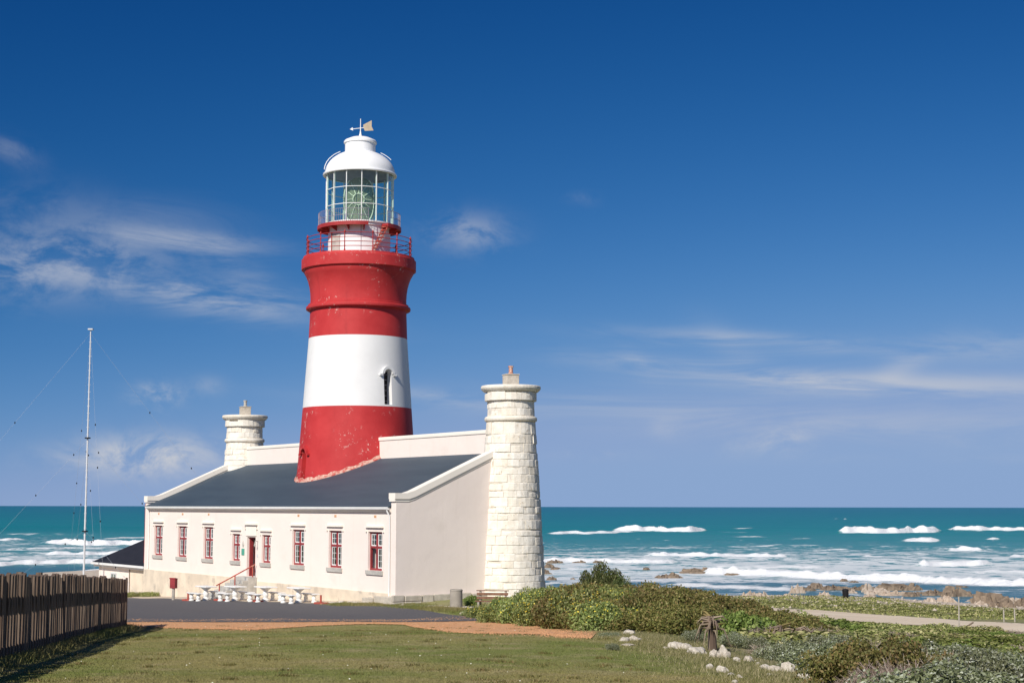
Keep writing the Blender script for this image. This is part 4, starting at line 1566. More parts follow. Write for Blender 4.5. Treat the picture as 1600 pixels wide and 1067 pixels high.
# ------------------------------------------------------------------ stone chimney towers
def chimney(pos, z_lo, label, seed, n_full):
    rs = random.Random(seed)
    ob = thing('stone_chimney_tower', (pos.x, pos.y, BASE), 0, label, 'chimney', None)
    rc = lambda z: float(np.interp(z, [-4.6, -4.1, -1.85, 1.0, 4.15, 4.5, 5.2], [1.77, 1.72, 1.60, 1.44, 1.21, 1.18, 1.17]))
    core = MB().lathe(prof(*[(rc(z) - 0.035, z) for z in np.linspace(z_lo, 5.25, 12)]), 40).build('mortar_core', M['mortar'], ob)
    stones = []

    def course(z0, z1, rfun, proud=0.0, wl=0.72, depth=0.16):
        r_ = rfun((z0 + z1) / 2)
        n = max(6, int(round(2 * math.pi * r_ / wl)))
        cuts = [(i + rs.uniform(-0.24, 0.24)) / n * 2 * math.pi for i in range(n)]
        ph = rs.uniform(0, 6.28)
        for i in range(n):
            a0 = cuts[i] + ph
            a1 = cuts[(i + 1) % n] + ph + (2 * math.pi if i == n - 1 else 0)
            gap = 0.005
            a0 += gap / r_
            a1 -= gap / r_
            o = rs.uniform(-0.022, 0.026) + proud
            dm = rs.random() < 0.20
            za, zb = z0 + 0.005, z1 - 0.005 - (rs.uniform(0.04, 0.12) if dm else 0)
            k = 3
            vs = []
            for jz, zz in enumerate((za, za + 0.025, zb - 0.025, zb)):
                inset = 0.016 if jz in (0, 3) else 0.0
                for i_ in range(k + 1):
                    a = a0 + (a1 - a0) * i_ / k
                    e = 0.014 if i_ in (0, k) else 0
                    ro = rfun(zz) + o - inset - e + rs.uniform(-0.006, 0.006)
                    vs.append((ro * math.cos(a), ro * math.sin(a), tzl(zz)))
            nb2 = len(vs)
            for zz in (za, zb):
                for i_ in (0, k):
                    a = a0 + (a1 - a0) * i_ / k
                    ri = rfun(zz) - depth
                    vs.append((ri * math.cos(a), ri * math.sin(a), tzl(zz)))
            w_ = k + 1
            fs = []
            for jz in range(3):
                for i_ in range(k):
                    fs.append((jz * w_ + i_, jz * w_ + i_ + 1, (jz + 1) * w_ + i_ + 1, (jz + 1) * w_ + i_))
            fs.append((nb2, nb2 + 1, *[i_ for i_ in range(k, -1, -1)]))
            fs.append((nb2 + 2, nb2 + 3, *[3 * w_ + i_ for i_ in range(k, -1, -1)]))
            fs.append((0, w_, 2 * w_, 3 * w_, nb2 + 2, nb2))
            fs.append((k, w_ + k, 2 * w_ + k, 3 * w_ + k, nb2 + 3, nb2 + 1))
            m_ = MB()
            m_.add(vs, fs)
            m_.build('stone', M['lime'], ob)
            stones.append(1)
    z = z_lo
    while z < 4.14 - 0.2:
        h = rs.uniform(0.30, 0.46)
        z1 = min(z + h, 4.14)
        if 4.14 - z1 < 0.22:
            z1 = 4.14
        course(z, z1, rc, wl=rs.uniform(0.68, 0.84))
        z = z1
    ringp = [(1.10, 4.14), (1.22, 4.15), (1.29, 4.20), (1.315, 4.28), (1.29, 4.37), (1.22, 4.42), (1.10, 4.43)]
    MB().ring(prof(*ringp), 48, smooth=True).build('string_course', M['lime'], ob)
    for (a, b) in ((4.43, 4.80), (4.80, 5.18)):
        course(a, b, rc, wl=0.75)
    cap_r = lambda z_: 1.30
    course(5.18, 5.62, cap_r, wl=0.85, depth=0.3)
    MB().ring(prof((1.0, 5.62), (1.34, 5.63), (1.44, 5.72), (1.49, 5.80), (1.49, 5.90), (1.45, 5.94), (1.0, 5.96)), 48).build('cornice', M['lime'], ob, 0.01)
    MB().lathe(prof((1.1, 5.5), (1.1, 5.93)), 32).build('cap_slab', M['mortar'], ob)
    pd = MB()
    pd.box((-0.33, -0.33, tzl(5.93)), (0.33, 0.33, tzl(6.48)))
    pd.box((-0.36, -0.36, tzl(6.48)), (0.36, 0.36, tzl(6.54)))
    pdo = pd.build('pedestal', M['limegrey'], ob, 0.03)
    pdo.rotation_euler.z = R(20)
    MB().lathe(prof((0.13, 6.54), (0.12, 6.60), (0.105, 6.64), (0.10, 6.86), (0.13, 6.88), (0.13, 6.95), (0.09, 6.96)), 14).build('chimney_pot', M['pot'] if seed == 1 else M['greystone'], ob)
    return ob


chim_r = Vector((HX, HY, 0)) + EV * DEP - EU * 0.27
chim_l = Vector((HX, HY, 0)) + EU * (U1 - 0.2) + EV * DEP
chimney(chim_r, -4.75, 'tapered whitewashed stone chimney tower with red pot, standing beside the wooden bench', 1, 300)
chimney(chim_l, 1.4, 'short round stone chimney tower with grey pot, rising behind the roof', 2, 300)

# ------------------------------------------------------------------ annexe beyond the far gable
an = thing('annexe', (HX, HY, BASE), HA, 'low cream annexe with charcoal hipped roof beside the far gable', 'outbuilding')
A0, A1 = U1 + 0.06, U1 + 9.6
ae = hz(-3.80)
MB().box((A0, -5.0, -3.0), (A1, -0.35, ae)).build('wall', M['cream'], an, 0.02)
MB().box((A0, -0.349, -3.0), (A0 + 3.4, -0.30, ae - 0.05)).build('wall_panel', M['plinth'], an)
rf = MB()
ed = 0.35
a_, b_ = A0, A1 + ed
y0_, y1_ = -5.0 - ed, -0.35 + ed
ym = (y0_ + y1_) / 2
rz_ = ae + 1.55
vs = [(a_, y1_, ae), (b_, y1_, ae), (b_, y0_, ae), (a_, y0_, ae), (a_, ym, rz_), (b_ - 2.9, ym, rz_),
      (a_, y1_, ae - 0.06), (b_, y1_, ae - 0.06), (b_, y0_, ae - 0.06), (a_, y0_, ae - 0.06)]
rf.add(vs, [(0, 1, 5, 4), (1, 2, 5), (2, 3, 4, 5), (0, 4, 3), (0, 6, 7, 1), (1, 7, 8, 2), (2, 8, 9, 3), (9, 8, 7, 6)])
aroof = rf.build('roof', M['darkroof'], an)
MB().box((a_ + 0.02, y1_ + 0.003, ae - 0.16), (b_ + 0.05, y1_ + 0.11, ae - 0.02)).build('gutter', M['whitepaint'], aroof)
MB().box((a_ + 0.02, -0.33, ae - 0.30), (b_ - 0.1, y1_ - 0.05, ae - 0.065)).build('eaves_board', M['coping'], aroof)
MB().tube([(A0 + 0.35, y1_ + 0.05, ae - 0.1), (A0 + 0.35, -0.22, ae - 0.4), (A0 + 0.35, -0.22, -2)], 0.06, 8).build('downpipe', M['whitepaint'], an)
MB().tube([(A0 + 3.45, -0.30, ae - 0.1), (A0 + 3.45, -0.30, -2)], 0.05, 8).build('downpipe', M['stem'], an)
wf = MB()
wu = A0 + 6.0
wz0, wz1 = hz(-5.9), hz(-4.45)
wf.box((wu, -0.346, wz0), (wu + 0.10, -0.30, wz1))
wf.box((wu + 1.0, -0.346, wz0), (wu + 1.1, -0.30, wz1))
wf.box((wu + 0.1, -0.346, wz0), (wu + 1.0, -0.302, wz0 + 0.1))
wf.box((wu + 0.1, -0.346, wz1 - 0.1), (wu + 1.0, -0.302, wz1))
wf.box((wu + 0.52, -0.344, wz0 + 0.1), (wu + 0.58, -0.306, wz1 - 0.1))
awn = wf.build('window', M['galv'], an)
MB().box((wu + 0.1, -0.347, wz0 + 0.1), (wu + 1.0, -0.33, wz1 - 0.1)).build('pane', M['winpane'], awn)

# ------------------------------------------------------------------ timber fence
fe = ground(197, 981)
fdir = Vector((0.145, -0.989, 0)).normalized()
fperp = Vector((fdir.y, -fdir.x, 0))            # towards -X, the sunny side
if fperp.x > 0:
    fperp = -fperp
fence = thing('timber_fence', (fe.x, fe.y, fe.z), 0, 'dark weathered timber board fence along the edge of the lawn', 'fence')
FLEN = 34.0
HF = 1.62
rs = random.Random(11)
frot = math.atan2(fdir.y, fdir.x)
bmeshes = []
for k in range(6):
    hw = rs.uniform(0.10, 0.125)
    th_ = 0.045
    bb = MB()
    tp = HF + rs.uniform(-0.02, 0.02)
    sl = rs.uniform(-0.02, 0.02)
    vs = [(-hw, -th_, 0), (hw, -th_, 0), (hw, th_ * 0.6, 0), (-hw, th_ * 0.6, 0), (-hw, -th_, tp + sl), (hw, -th_, tp - sl), (hw, th_ * 0.6, tp - sl - 0.01), (-hw, th_ * 0.6, tp + sl - 0.01)]
    bb.add(vs, [(0, 3, 2, 1), (4, 5, 6, 7), (0, 1, 5, 4), (1, 2, 6, 5), (2, 3, 7, 6), (3, 0, 4, 7)])
    bmeshes.append(bb.mesh('board', M['fence']))
s = 0.0
PITCHF = 0.36
k = 0
while s < FLEN:
    p = fence.location + fdir * s
    zz = gz(p.x, p.y)
    o = link('board', bmeshes[rs.randrange(6)], fence, (p.x - fe.x, p.y - fe.y, zz - fe.z - 0.02 + rs.uniform(-0.025, 0.025)))
    o.rotation_euler = (rs.uniform(-0.012, 0.012), rs.uniform(-0.012, 0.012), frot + rs.uniform(-0.06, 0.06))
    s += PITCHF * rs.uniform(0.93, 1.07)
    k += 1


def rail_at(z0, z1, off0, off1):
    mb = MB()
    n = 24
    vs = []
    for i in range(n + 1):
        p = fence.location + fdir * (FLEN * i / n)
        zz = gz(p.x, p.y)
        a, b = p + fperp * off0, p + fperp * off1
        vs += [(a.x - fe.x, a.y - fe.y, zz + z0 - fe.z), (b.x - fe.x, b.y - fe.y, zz + z0 - fe.z), (b.x - fe.x, b.y - fe.y, zz + z1 - fe.z), (a.x - fe.x, a.y - fe.y, zz + z1 - fe.z)]
    fs = []
    for i in range(n):
        for j in range(4):
            fs.append((i * 4 + j, i * 4 + (j + 1) % 4, i * 4 + 4 + (j + 1) % 4, i * 4 + 4 + j))
    fs += [(0, 1, 2, 3), (n * 4 + 3, n * 4 + 2, n * 4 + 1, n * 4)]
    mb.add(vs, fs)
    return mb


rail_at(1.00, 1.27, 0.05, 0.10).build('rail', M['fence'], fence)
rail_at(0.10, 0.36, 0.05, 0.10).build('rail', M['fence'], fence)
for i in range(13):
    p = fence.location + fdir * (0.35 + i * 2.7) + fperp * 0.17
    zz = gz(p.x, p.y)
    MB().box((-0.06, -0.06, -0.3), (0.06, 0.06, HF + (0.05 if i % 3 else 0.0))).build('post', M['fence'], fence, 0.01, (p.x - fe.x, p.y - fe.y, zz - fe.z))

# ------------------------------------------------------------------ radio mast with guys
mb0 = at(131, 897, 108)
mz = gz(mb0.x, mb0.y)
mtop = at(141, 516, 108)
mast = thing('radio_mast', (mb0.x, mb0.y, mz), 0, 'slender grey guyed mast behind the timber fence', 'mast')
mh = mtop.z - mz
MB().tube([(0, 0, -0.3), (0, 0, mh * 0.5), (0, 0, mh)], [0.075, 0.055, 0.04], 10).build('pole', M['galv'], mast)
cl_ = MB()
for k in range(34):
    cl_.box((-0.095, -0.015, mh * (0.06 + 0.027 * k)), (0.095, 0.015, mh * (0.06 + 0.027 * k) + 0.02))
cl_.build('climbing_peg', M['galv'], mast)
MB().box((-0.16, -0.16, mh - 0.03), (0.16, 0.16, mh + 0.06)).build('mast_cap', M['galv'], mast)
for hh in (0.585, 0.38 * 0 + 0.235):
    MB().ring([(0.09, mh * hh), (0.20, mh * hh), (0.20, mh * hh + 0.08), (0.09, mh * hh + 0.08)], 12).build('guy_collar', M['black'], mast)
egg = MB().lathe([(0.01, -0.07), (0.034, -0.045), (0.042, 0.0), (0.034, 0.045), (0.01, 0.07)], 8).mesh('insulator', M['black'])
rs = random.Random(5)
for (hk, rr_, angs, ins) in ((0.985, 13.5, (200, 290, 20, 110), (0.34, 0.52, 0.70)), (0.58, 9.0, (200, 290, 20, 110), (0.10, 0.38, 0.66)), (0.24, 6.0, (200, 320, 80), (0.2, 0.55))):
    for aa in angs:
        e = Vector((rr_ * math.cos(R(aa)), rr_ * math.sin(R(aa)), 0))
        ez = gz(mb0.x + e.x, mb0.y + e.y) - mz
        a = Vector((0, 0, mh * hk))
        b = Vector((e.x, e.y, ez))
        g = MB().tube([a, b], 0.0045, 4).build('guy_wire', M['wire'], mast)
        for t in ins:
            link('insulator', egg, g, a.lerp(b, t + rs.uniform(-0.04, 0.04)))

# ------------------------------------------------------------------ picnic tables and benches
def baluster(h, r, flare):
    p = [(r * 1.5, 0.0), (r * 1.5, h * 0.14), (r * 1.05, h * 0.2), (r * 0.95, h * 0.28), (r * 1.25, h * 0.42), (r * 1.2, h * 0.56), (r * 0.9, h * 0.68), (r * 0.85, h * 0.76), (r * flare, h * 0.97), (r * flare, h)]
    return MB().lathe(p, 20).mesh('pedestal', M['concrete_white'])


ped_t = baluster(0.69, 0.125, 2.3)
ped_b = baluster(0.385, 0.09, 1.9)
top_t = MB().box((-0.66, -0.34, 0.69), (0.66, 0.34, 0.75)).mesh('table_top', M['concrete_white'])
top_b = MB().box((-0.74, -0.16, 0.385), (0.74, 0.16, 0.43)).mesh('seat_slab', M['concrete_white'])
tabs = [(322, 85.8), (367.5, 84.2), (415, 82.3), (467, 80.2)]
tdir = None
order = ['next to the red box', 'in front of the handrail', 'past the door steps', 'nearest the house corner']
for i, (px, Y) in enumerate(tabs):
    p = at(px, 930, Y)
    z = gz(p.x, p.y) + 0.03
    t = thing('picnic_table', (p.x, p.y, z), HA + R(2), 'white concrete picnic table ' + order[i], 'table', 'picnic tables in front of the house')
    o = link('table_top', top_t, t)
    bv = o.modifiers.new('bevel', 'BEVEL')
    bv.width = 0.015
    link('pedestal', ped_t, t)
    for sgn in (-1, 1):
        q_ = Vector((p.x, p.y, 0)) + EV * (-0.62 * sgn)
        zz = gz(q_.x, q_.y) + 0.03
        b = thing('concrete_bench', (q_.x, q_.y, zz), HA + R(2), 'white concrete bench on the %s side of the table %s' % ('house' if sgn < 0 else 'road', order[i]), 'bench', 'concrete benches at the picnic tables')
        o = link('seat_slab', top_b, b)
        bv = o.modifiers.new('bevel', 'BEVEL')
        bv.width = 0.012
        for sx in (-0.42, 0.42):
            link('pedestal', ped_b, b, (sx, 0, 0))
pst = MB().tube([(0, 0, 0.05), (0, 0, 0.42)], 0.05, 8).mesh('post', M['rustred'])
bsm = MB().box((-0.45, -0.20, -0.12), (0.45, 0.20, 0.07)).mesh('base_slab', M['rustred'])
wh = ['at the red box end of the tables', 'below the lower end of the handrail', 'between the two middle picnic tables', 'at the house corner end of the tables']
for i, (px, Y) in enumerate(((295, 86.6), (345, 84.6), (401, 82.4), (503, 78.4))):
    p = at(px, 940, Y)
    b = thing('bollard', (p.x, p.y, gz(p.x, p.y) + 0.03), HA, 'short rusty post on red slab ' + wh[i], 'bollard', 'red posts by the picnic tables')
    link('post', pst, b, (0.1, 0, 0))
    link('base_slab', bsm, b)
# red box on a post
p = at(271, 935, 88.5)
bx = thing('box_on_post', (p.x, p.y, gz(p.x, p.y)), R(-25), 'red box on a grey post at the asphalt edge', 'post box')
MB().tube([(0, 0, -0.2), (0, 0, 0.66)], 0.085, 8).build('post', M['postwood'], bx)
rb = MB()
rb.box((-0.17, -0.12, 0.66), (0.17, 0.12, 1.16))
rb.prism([(-0.14, 1.16), (0.14, 1.16), (0.14, 1.19), (-0.14, 1.24)], -0.19, 0.19, 'x')
rb.build('box', M['redtrim'], bx, 0.01)

# ------------------------------------------------------------------ litter bin and wooden bench
p = ground(713, 950)
bn = thing('litter_bin', (p.x, p.y, p.z), 0, 'round concrete litter bin on the grass beside the bench', 'bin')
MB().lathe([(0.27, -0.1), (0.28, 0.02), (0.275, 0.80), (0.26, 0.82), (0.22, 0.82), (0.215, 0.25), (0.02, 0.25)], 32, cap=False).build('drum', M['concrete'], bn)
MB().ring([(0.272, 0.74), (0.285, 0.745), (0.285, 0.79), (0.272, 0.795)], 32).build('rim', M['concrete'], bn)
p = ground(769, 957)
wb = thing('wooden_bench', (p.x, p.y, p.z), R(-7), 'brown slatted wooden bench with concrete ends beside the stone chimney tower', 'bench')
for x_ in (-0.58, 0.50):
    e = MB()
    e.prism([(-0.34, 0), (-0.24, 0), (-0.20, 0.36), (0.12, 0.38), (0.16, 0), (0.28, 0), (0.36, 0.86), (0.26, 0.88), (0.20, 0.47), (-0.34, 0.46)], x_, x_ + 0.09, 'x')
    e.build('bench_end', M['concrete'], wb, 0.008)
for k in range(3):
    MB().box((-0.68, -0.34 + 0.17 * k, 0.465), (0.66, -0.20 + 0.17 * k, 0.50)).build('seat_slat', M['wood'], wb, 0.005)
for (zz, yy) in ((0.60, 0.20), (0.76, 0.225)):
    b = MB().box((-0.68, -0.018, -0.055), (0.66, 0.018, 0.055)).build('back_slat', M['wood'], wb, 0.005, (0, yy, zz))
    b.rotation_euler.x = R(-8)
MB().box((-0.70, -0.03, -0.02), (0.68, 0.07, 0.02)).build('top_rail', M['wood'], wb, 0.005, (0, 0.27, 0.90))

# ------------------------------------------------------------------ rocks
def rock_mesh(name, seed, mat, jag=0.35, sub=3, flat=0.7, ridged=False):
    rs = np.random.RandomState(seed)
    bm = bmesh.new()
    bmesh.ops.create_icosphere(bm, subdivisions=sub, radius=1.0)
    P = np.array([v.co[:] for v in bm.verts])
    dirs = rs.normal(size=(9, 3))
    dirs /= np.linalg.norm(dirs, axis=1)[:, None]
    lv = rs.uniform(0.55, 0.95, 9)
    r = np.ones(len(P))
    for d, l in zip(dirs, lv):                    # planes chop the ball into facets
        k = P @ d
        r = np.where(k > l, np.minimum(r, l / np.maximum(k, 1e-3)), r)
    for f in (2.3, 4.7, 9.1):
        ph = rs.rand(3) * 6
        A = rs.normal(size=(3, 3))
        q_ = P @ A.T * f
        r += jag / f * np.sin(q_[:, 0] + ph[0]) * np.sin(q_[:, 1] + ph[1])
        if ridged:
            r += jag * 0.7 / f * np.abs(np.sin(q_[:, 2] + ph[2]))
    P = P * r[:, None]
    P[:, 2] = np.where(P[:, 2] < 0, P[:, 2] * 0.5, P[:, 2] * flat)
    for v, c in zip(bm.verts, P):
        v.co = c
    me = bpy.data.meshes.new(name)
    bm.to_mesh(me)
    bm.free()
    me.materials.append(mat)
    return me


RW = [rock_mesh('boulder', 20 + k, M['whiterock'], 0.42, 3, 0.75, k % 2 == 0) for k in range(6)]
stones = [(984, 991, 26, 8), (977, 1001, 19, 7), (993, 1000, 20, 6), (982, 1009, 26, 4), (1057, 1012, 24, 11), (1072, 1014, 20, 10), (1091, 1021, 34, 11), (1117, 1026, 21, 13),
          (1133, 1027, 19, 16), (1110, 1044, 15, 9), (1129, 1050, 17, 11), (1152, 1033, 13, 7), (1171, 1033, 18, 9), (1143, 1054, 14, 4), (1157, 1058, 12, 4), (1196, 1045, 20, 9), (1212, 1048, 22, 10),
          (1233, 1049, 26, 16), (1259, 1060, 28, 9), (1280, 1058, 17, 9), (1302, 1070, 46, 24), (1149, 1066, 11, 5), (1204, 1054, 10, 3), (1040, 1013, 10, 3), (1185, 1037, 9, 4),
          (724, 959.5, 14, 4), (734, 960.5, 24, 6), (748, 957, 10, 4)]
for i, (px, py, wpx, hpx) in enumerate(stones):
    p = ground(px, py)
    sc = wpx / 2 * p.y / F_PX
    sh = hpx * p.y / F_PX
    o = link('boulder', RW[i % 6], None, (p.x, p.y + sc * 0.3, p.z + 0.0))
    o.scale = (sc * 0.98, sc * rs.uniform(0.7, 1.1), sh * 1.3)
    o.rotation_euler.z = rs.uniform(-0.5, 0.5)
    if i == 20:
        tag(o, 'largest pale boulder with pointed top at the end of the stone row', 'rock')
    elif i >= 25:
        tag(o, 'small pale rock on the grass between litter bin and shrubs', 'rock', 'rocks by the bench')
    elif i == 8:
        tag(o, 'upright rounded pale boulder beside the shaggy aloe trunk', 'rock')
    else:
        tag(o, 'pale limestone boulder in the row edging the lawn', 'rock', 'boulders edging the lawn')
# flat kerb stones near the house corner
for i in range(9):
    px = 630 + i * 14
    p = ground(px, 947.0 + 0.35 * i)
    o = link('kerb_stone', RW[(i + 2) % 6], None, (p.x, p.y, p.z + 0.0))
    o.scale = (0.26, 0.22, 0.10)
    o.rotation_euler.z = rs.uniform(0, 3)
    tag(o, 'flat pale stone in the line along the foot of the gable wall', 'stone', 'flat stones by the gable wall')
for i in range(7):
    px = 520 + i * 13
    p = ground(px, 944.6 - 0.2 * (i % 3))
    o = link('kerb_stone', RW[(i + 1) % 6], None, (p.x, p.y + 0.4, p.z + 0.02))
    o.scale = (0.30, 0.26, 0.16)
    o.rotation_euler.z = rs.uniform(0, 3)
    tag(o, 'rough pale stone between the asphalt and the front plinth', 'stone', 'rough stones along the front plinth')

def crag_mesh(seed, mat, peaky=0.0):
    """broken strata: tilted sharp slabs grown together"""
    rs = np.random.RandomState(seed)
    bm = bmesh.new()
    lean = rs.uniform(-0.6, 0.6)
    for k in range(34):
        x = rs.uniform(-0.95, 0.95)
        y = rs.uniform(-0.8, 0.8)
        env = max(0.15, 1 - (abs(x) / 1.0) ** (3.2 - 1.6 * peaky)) * (1 - 0.35 * abs(y))
        h = env * rs.uniform(0.3, 0.85) * (1.25 if k % 9 == 0 else 1.0)
        r = rs.uniform(0.18, 0.42)
        P = []
        for j in range(7):
            a = rs.rand() * 6.283
            P.append((x + r * math.cos(a) * 1.3, y + r * math.sin(a), rs.uniform(-0.6, 0.0)))
        for j in range(5):
            a = rs.rand() * 6.283
            q = rs.uniform(0.3, 0.85) * r
            t = rs.uniform(0.55, 1.0)
            P.append((x + lean * h * t * 0.5 + q * math.cos(a) * 1.2, y + q * math.sin(a), h * t))
        vs = [bm.verts.new(p) for p in P]
        res_ = bmesh.ops.convex_hull(bm, input=vs)
        bmesh.ops.delete(bm, geom=[g for g in res_['geom_interior'] if isinstance(g, bmesh.types.BMVert)], context='VERTS')
    bmesh.ops.recalc_face_normals(bm, faces=bm.faces)
    me = bpy.data.meshes.new('shore_rock')
    bm.to_mesh(me)
    bm.free()
    me.materials.append(mat)
    return me


RP = [crag_mesh(40 + k, M['pinkrock']) for k in range(5)]
RB = [crag_mesh(60 + k, M['brownrock'], 0.3 * (k % 2)) for k in range(5)]
shore = [(1247, 926, 20, 16, 1), (1260, 922, 26, 7, 0), (1278, 919, 24, 9, 0), (1300, 921, 34, 7, 0), (1318, 921, 22, 6, 0), (1289, 930, 16, 8, 1), (1343, 921, 32, 7, 0), (1356, 924, 16, 16, 1), (1375, 928, 36, 10, 1),
         (1398, 921, 60, 11, 0), (1400, 930, 40, 9, 1), (1418, 921, 40, 10, 0), (1428, 931, 28, 7, 0), (1460, 930, 32, 9, 0), (1440, 928, 18, 4, 0), (1500, 931, 42, 19, 0), (1484, 932, 22, 10, 0), (1454, 939, 18, 7, 1), (1480, 939, 24, 9, 1),
         (1550, 943, 54, 20, 0), (1535, 936, 24, 8, 0), (1568, 947, 34, 12, 0), (1586, 943, 28, 12, 1), (1606, 946, 34, 14, 0), (1515, 940, 16, 5, 1), (1532, 943, 16, 7, 1), (1330, 926, 20, 6, 1), (1360, 931, 18, 5, 1),
         (1098, 896, 62, 9, 0), (1075, 894, 20, 6, 0), (1122, 897, 24, 5, 0), (1045, 903, 36, 8, 0), (1011, 890, 12, 4, 0), (867, 881, 26, 6, 0), (858, 887, 14, 7, 0), (936, 879, 16, 5, 0), (905, 870, 20, 4, 0), (870, 890, 18, 4, 0),
         (862, 908, 16, 7, 0), (1103, 928, 12, 4, 0), (1172, 932, 22, 11, 1), (1192, 932, 20, 8, 1), (1320, 907.5, 12, 4, 0), (1335, 909, 14, 2, 0), (1145, 898, 24, 3, 0), (1505, 917, 22, 4, 0), (1232, 930, 12, 4, 1), (850, 897, 20, 8, 0),
         (1640, 950, 40, 14, 0), (1690, 952, 60, 18, 0), (1012, 922, 8, 2, 0), (895, 905, 7, 2, 0),
         (205, 892, 34, 5, 0), (182, 893, 26, 4, 0), (222, 888, 20, 6, 0)]
for i, (px, py, wpx, hpx, k) in enumerate(shore):
    d = ray(px, py)
    d = d / d[1]
    t = min(-CAMZ / d[2], 420)
    p = ground(px, py)
    X, Y, Z = p
    sc = wpx / 2 * Y / F_PX
    sh = hpx * Y / F_PX
    o = link('shore_rock', (RP if k else RB)[i % 5], None, (X, Y + sc * 0.4, Z - 0.05))
    o.scale = (sc * 1.1, sc * rs.uniform(0.6, 0.9), sh * 1.35 + 0.2)
    o.rotation_euler.z = rs.uniform(-0.4, 0.4)
    if i == 15:
        tag(o, 'big pointed brown rock standing in the shallows, the most steep sided', 'rock')
    elif px < 300:
        tag(o, 'dark low rock on the shore beyond the annexe', 'rock', 'rocks beyond the annexe')
    elif py < 912:
        tag(o, 'dark brown rock standing out in the foaming water', 'rock', 'rocks out in the surf')
    elif k:
        tag(o, 'pinkish pale jagged rock at the edge of the shore grass', 'rock', 'pale rocks along the shore')
    else:
        tag(o, 'brown jagged rock at the water line', 'rock', 'brown rocks along the water line')

# small pale pebbles strewn over the shore grass
rsn = np.random.RandomState(9)
pm_ = MB()
vs_all, fs_all = [], []
base_r = np.array([(1, 0, 0), (0, 1, 0), (-1, 0, 0), (0, -1, 0), (0, 0, 1), (0, 0, -0.4)], float)
bf = [(0, 1, 4), (1, 2, 4), (2, 3, 4), (3, 0, 4), (1, 0, 5), (2, 1, 5), (3, 2, 5), (0, 3, 5)]
cnt = 0
PB = []
while cnt < 900:
    px, py = rsn.uniform(1170, 1650), rsn.uniform(924, 962)
    p = ground(px, py)
    if p.z < 0.05 or p.y < 128 + 10 * rsn.rand() or rsn.rand() > (0.2 + 0.8 * (p.y > 160)):
        cnt += 1
        continue
    sc = rsn.uniform(0.06, 0.24)
    PB.append((p, sc))
    cnt += 1
PV, PF = [], []
for (p, sc) in PB:
    o = len(PV)
    rr_ = rsn.uniform(0.7, 1.3, 6)
    PV += [(p.x + b[0] * sc * r_ * 1.3, p.y + b[1] * sc * r_, p.z + b[2] * sc * 0.8 * r_) for b, r_ in zip(base_r, rr_)]
    PF += [tuple(i + o for i in f) for f in bf]
tag(link('pebbles', np_mesh('pebbles', np.array(PV), np.array(PF), M['pebble'])), 'small pale stones strewn over the shore grass', 'pebbles', kind='stuff')

# ------------------------------------------------------------------ shrubs
def leaf_cloud(P, N, size, rs, aspect=0.55, fold=True):
    """one small rhombic leaf (two triangles as a quad) at every point"""
    n = len(P)
    up = rs.normal(size=(n, 3))
    t1 = np.cross(N, up)
    t1 /= np.linalg.norm(t1, axis=1)[:, None] + 1e-9
    t2 = np.cross(N, t1)
    s = size * rs.uniform(0.6, 1.35, n)[:, None]
    a = P + t1 * s
    b = P + t2 * s * aspect + N * s * 0.12
    c = P - t1 * s
    d = P - t2 * s * aspect + N * s * 0.12
    V = np.stack([a, b, c, d], 1).reshape(-1, 3)
    return V, np.arange(4 * n).reshape(-1, 4)


def shrub_proto(seed, n, leaf, mat, lobes=26, lump=0.34, flowers=None, fmat=None, upright=0.0, aspect=0.55, hh=0.85):
    """unit shrub: radius about 1, height about hh"""
    rs = np.random.RandomState(seed)
    C, Rr = [], []
    for _ in range(lobes):
        a = rs.rand() * 6.283
        r = math.sqrt(rs.rand()) * 0.82
        z = hh * (0.22 + 0.55 * rs.rand()) * math.sqrt(max(0.05, 1 - (r / 1.02) ** 2))
        C.append((r * math.cos(a), r * math.sin(a), z))
        Rr.append(lump * rs.uniform(0.65, 1.15))
    C, Rr = np.array(C), np.array(Rr)
    k = rs.randint(lobes, size=n)
    d = rs.normal(size=(n, 3))
    d[:, 2] = d[:, 2] + 0.25
    d /= np.linalg.norm(d, axis=1)[:, None]
    rad_ = Rr[k] * np.where(rs.rand(n) < 0.72, rs.uniform(0.82, 1.08, n), rs.uniform(0.35, 0.9, n))
    P = C[k] + d * rad_[:, None]
    P[:, 2] = np.abs(P[:, 2])
    N = d * 0.8 + rs.normal(size=(n, 3)) * 0.55
    N[:, 2] += upright
    N /= np.linalg.norm(N, axis=1)[:, None]
    V, Fq = leaf_cloud(P, N, leaf, rs, aspect)
    fo = np_mesh('foliage', V, Fq, mat)
    fl = None
    if flowers:
        idx = np.argsort(-(P[:, 2] + rs.rand(n) * 0.5))[:n // 3]
        idx = rs.choice(idx, flowers, replace=False)
        Pf = P[idx] + d[idx] * 0.03
        Nf = d[idx] * 0.8 + np.array([0, 0, 0.45])
        Nf /= np.linalg.norm(Nf, axis=1)[:, None]
        V2, F2 = leaf_cloud(Pf, Nf, leaf * 0.75, rs, 0.9)
        fl = np_mesh('flowers', V2, F2, fmat)
    st = MB()
    for j in range(10):
        c = C[rs.randint(lobes)]
        st.tube([(c[0] * 0.15, c[1] * 0.15, -0.1), (c[0] * 0.5, c[1] * 0.5, c[2] * 0.5), tuple(c)], [0.03, 0.02, 0.008], 4)
    return fo, fl, st.mesh('stems', M['stem']), float(np.percentile(P[:, 2], 98))


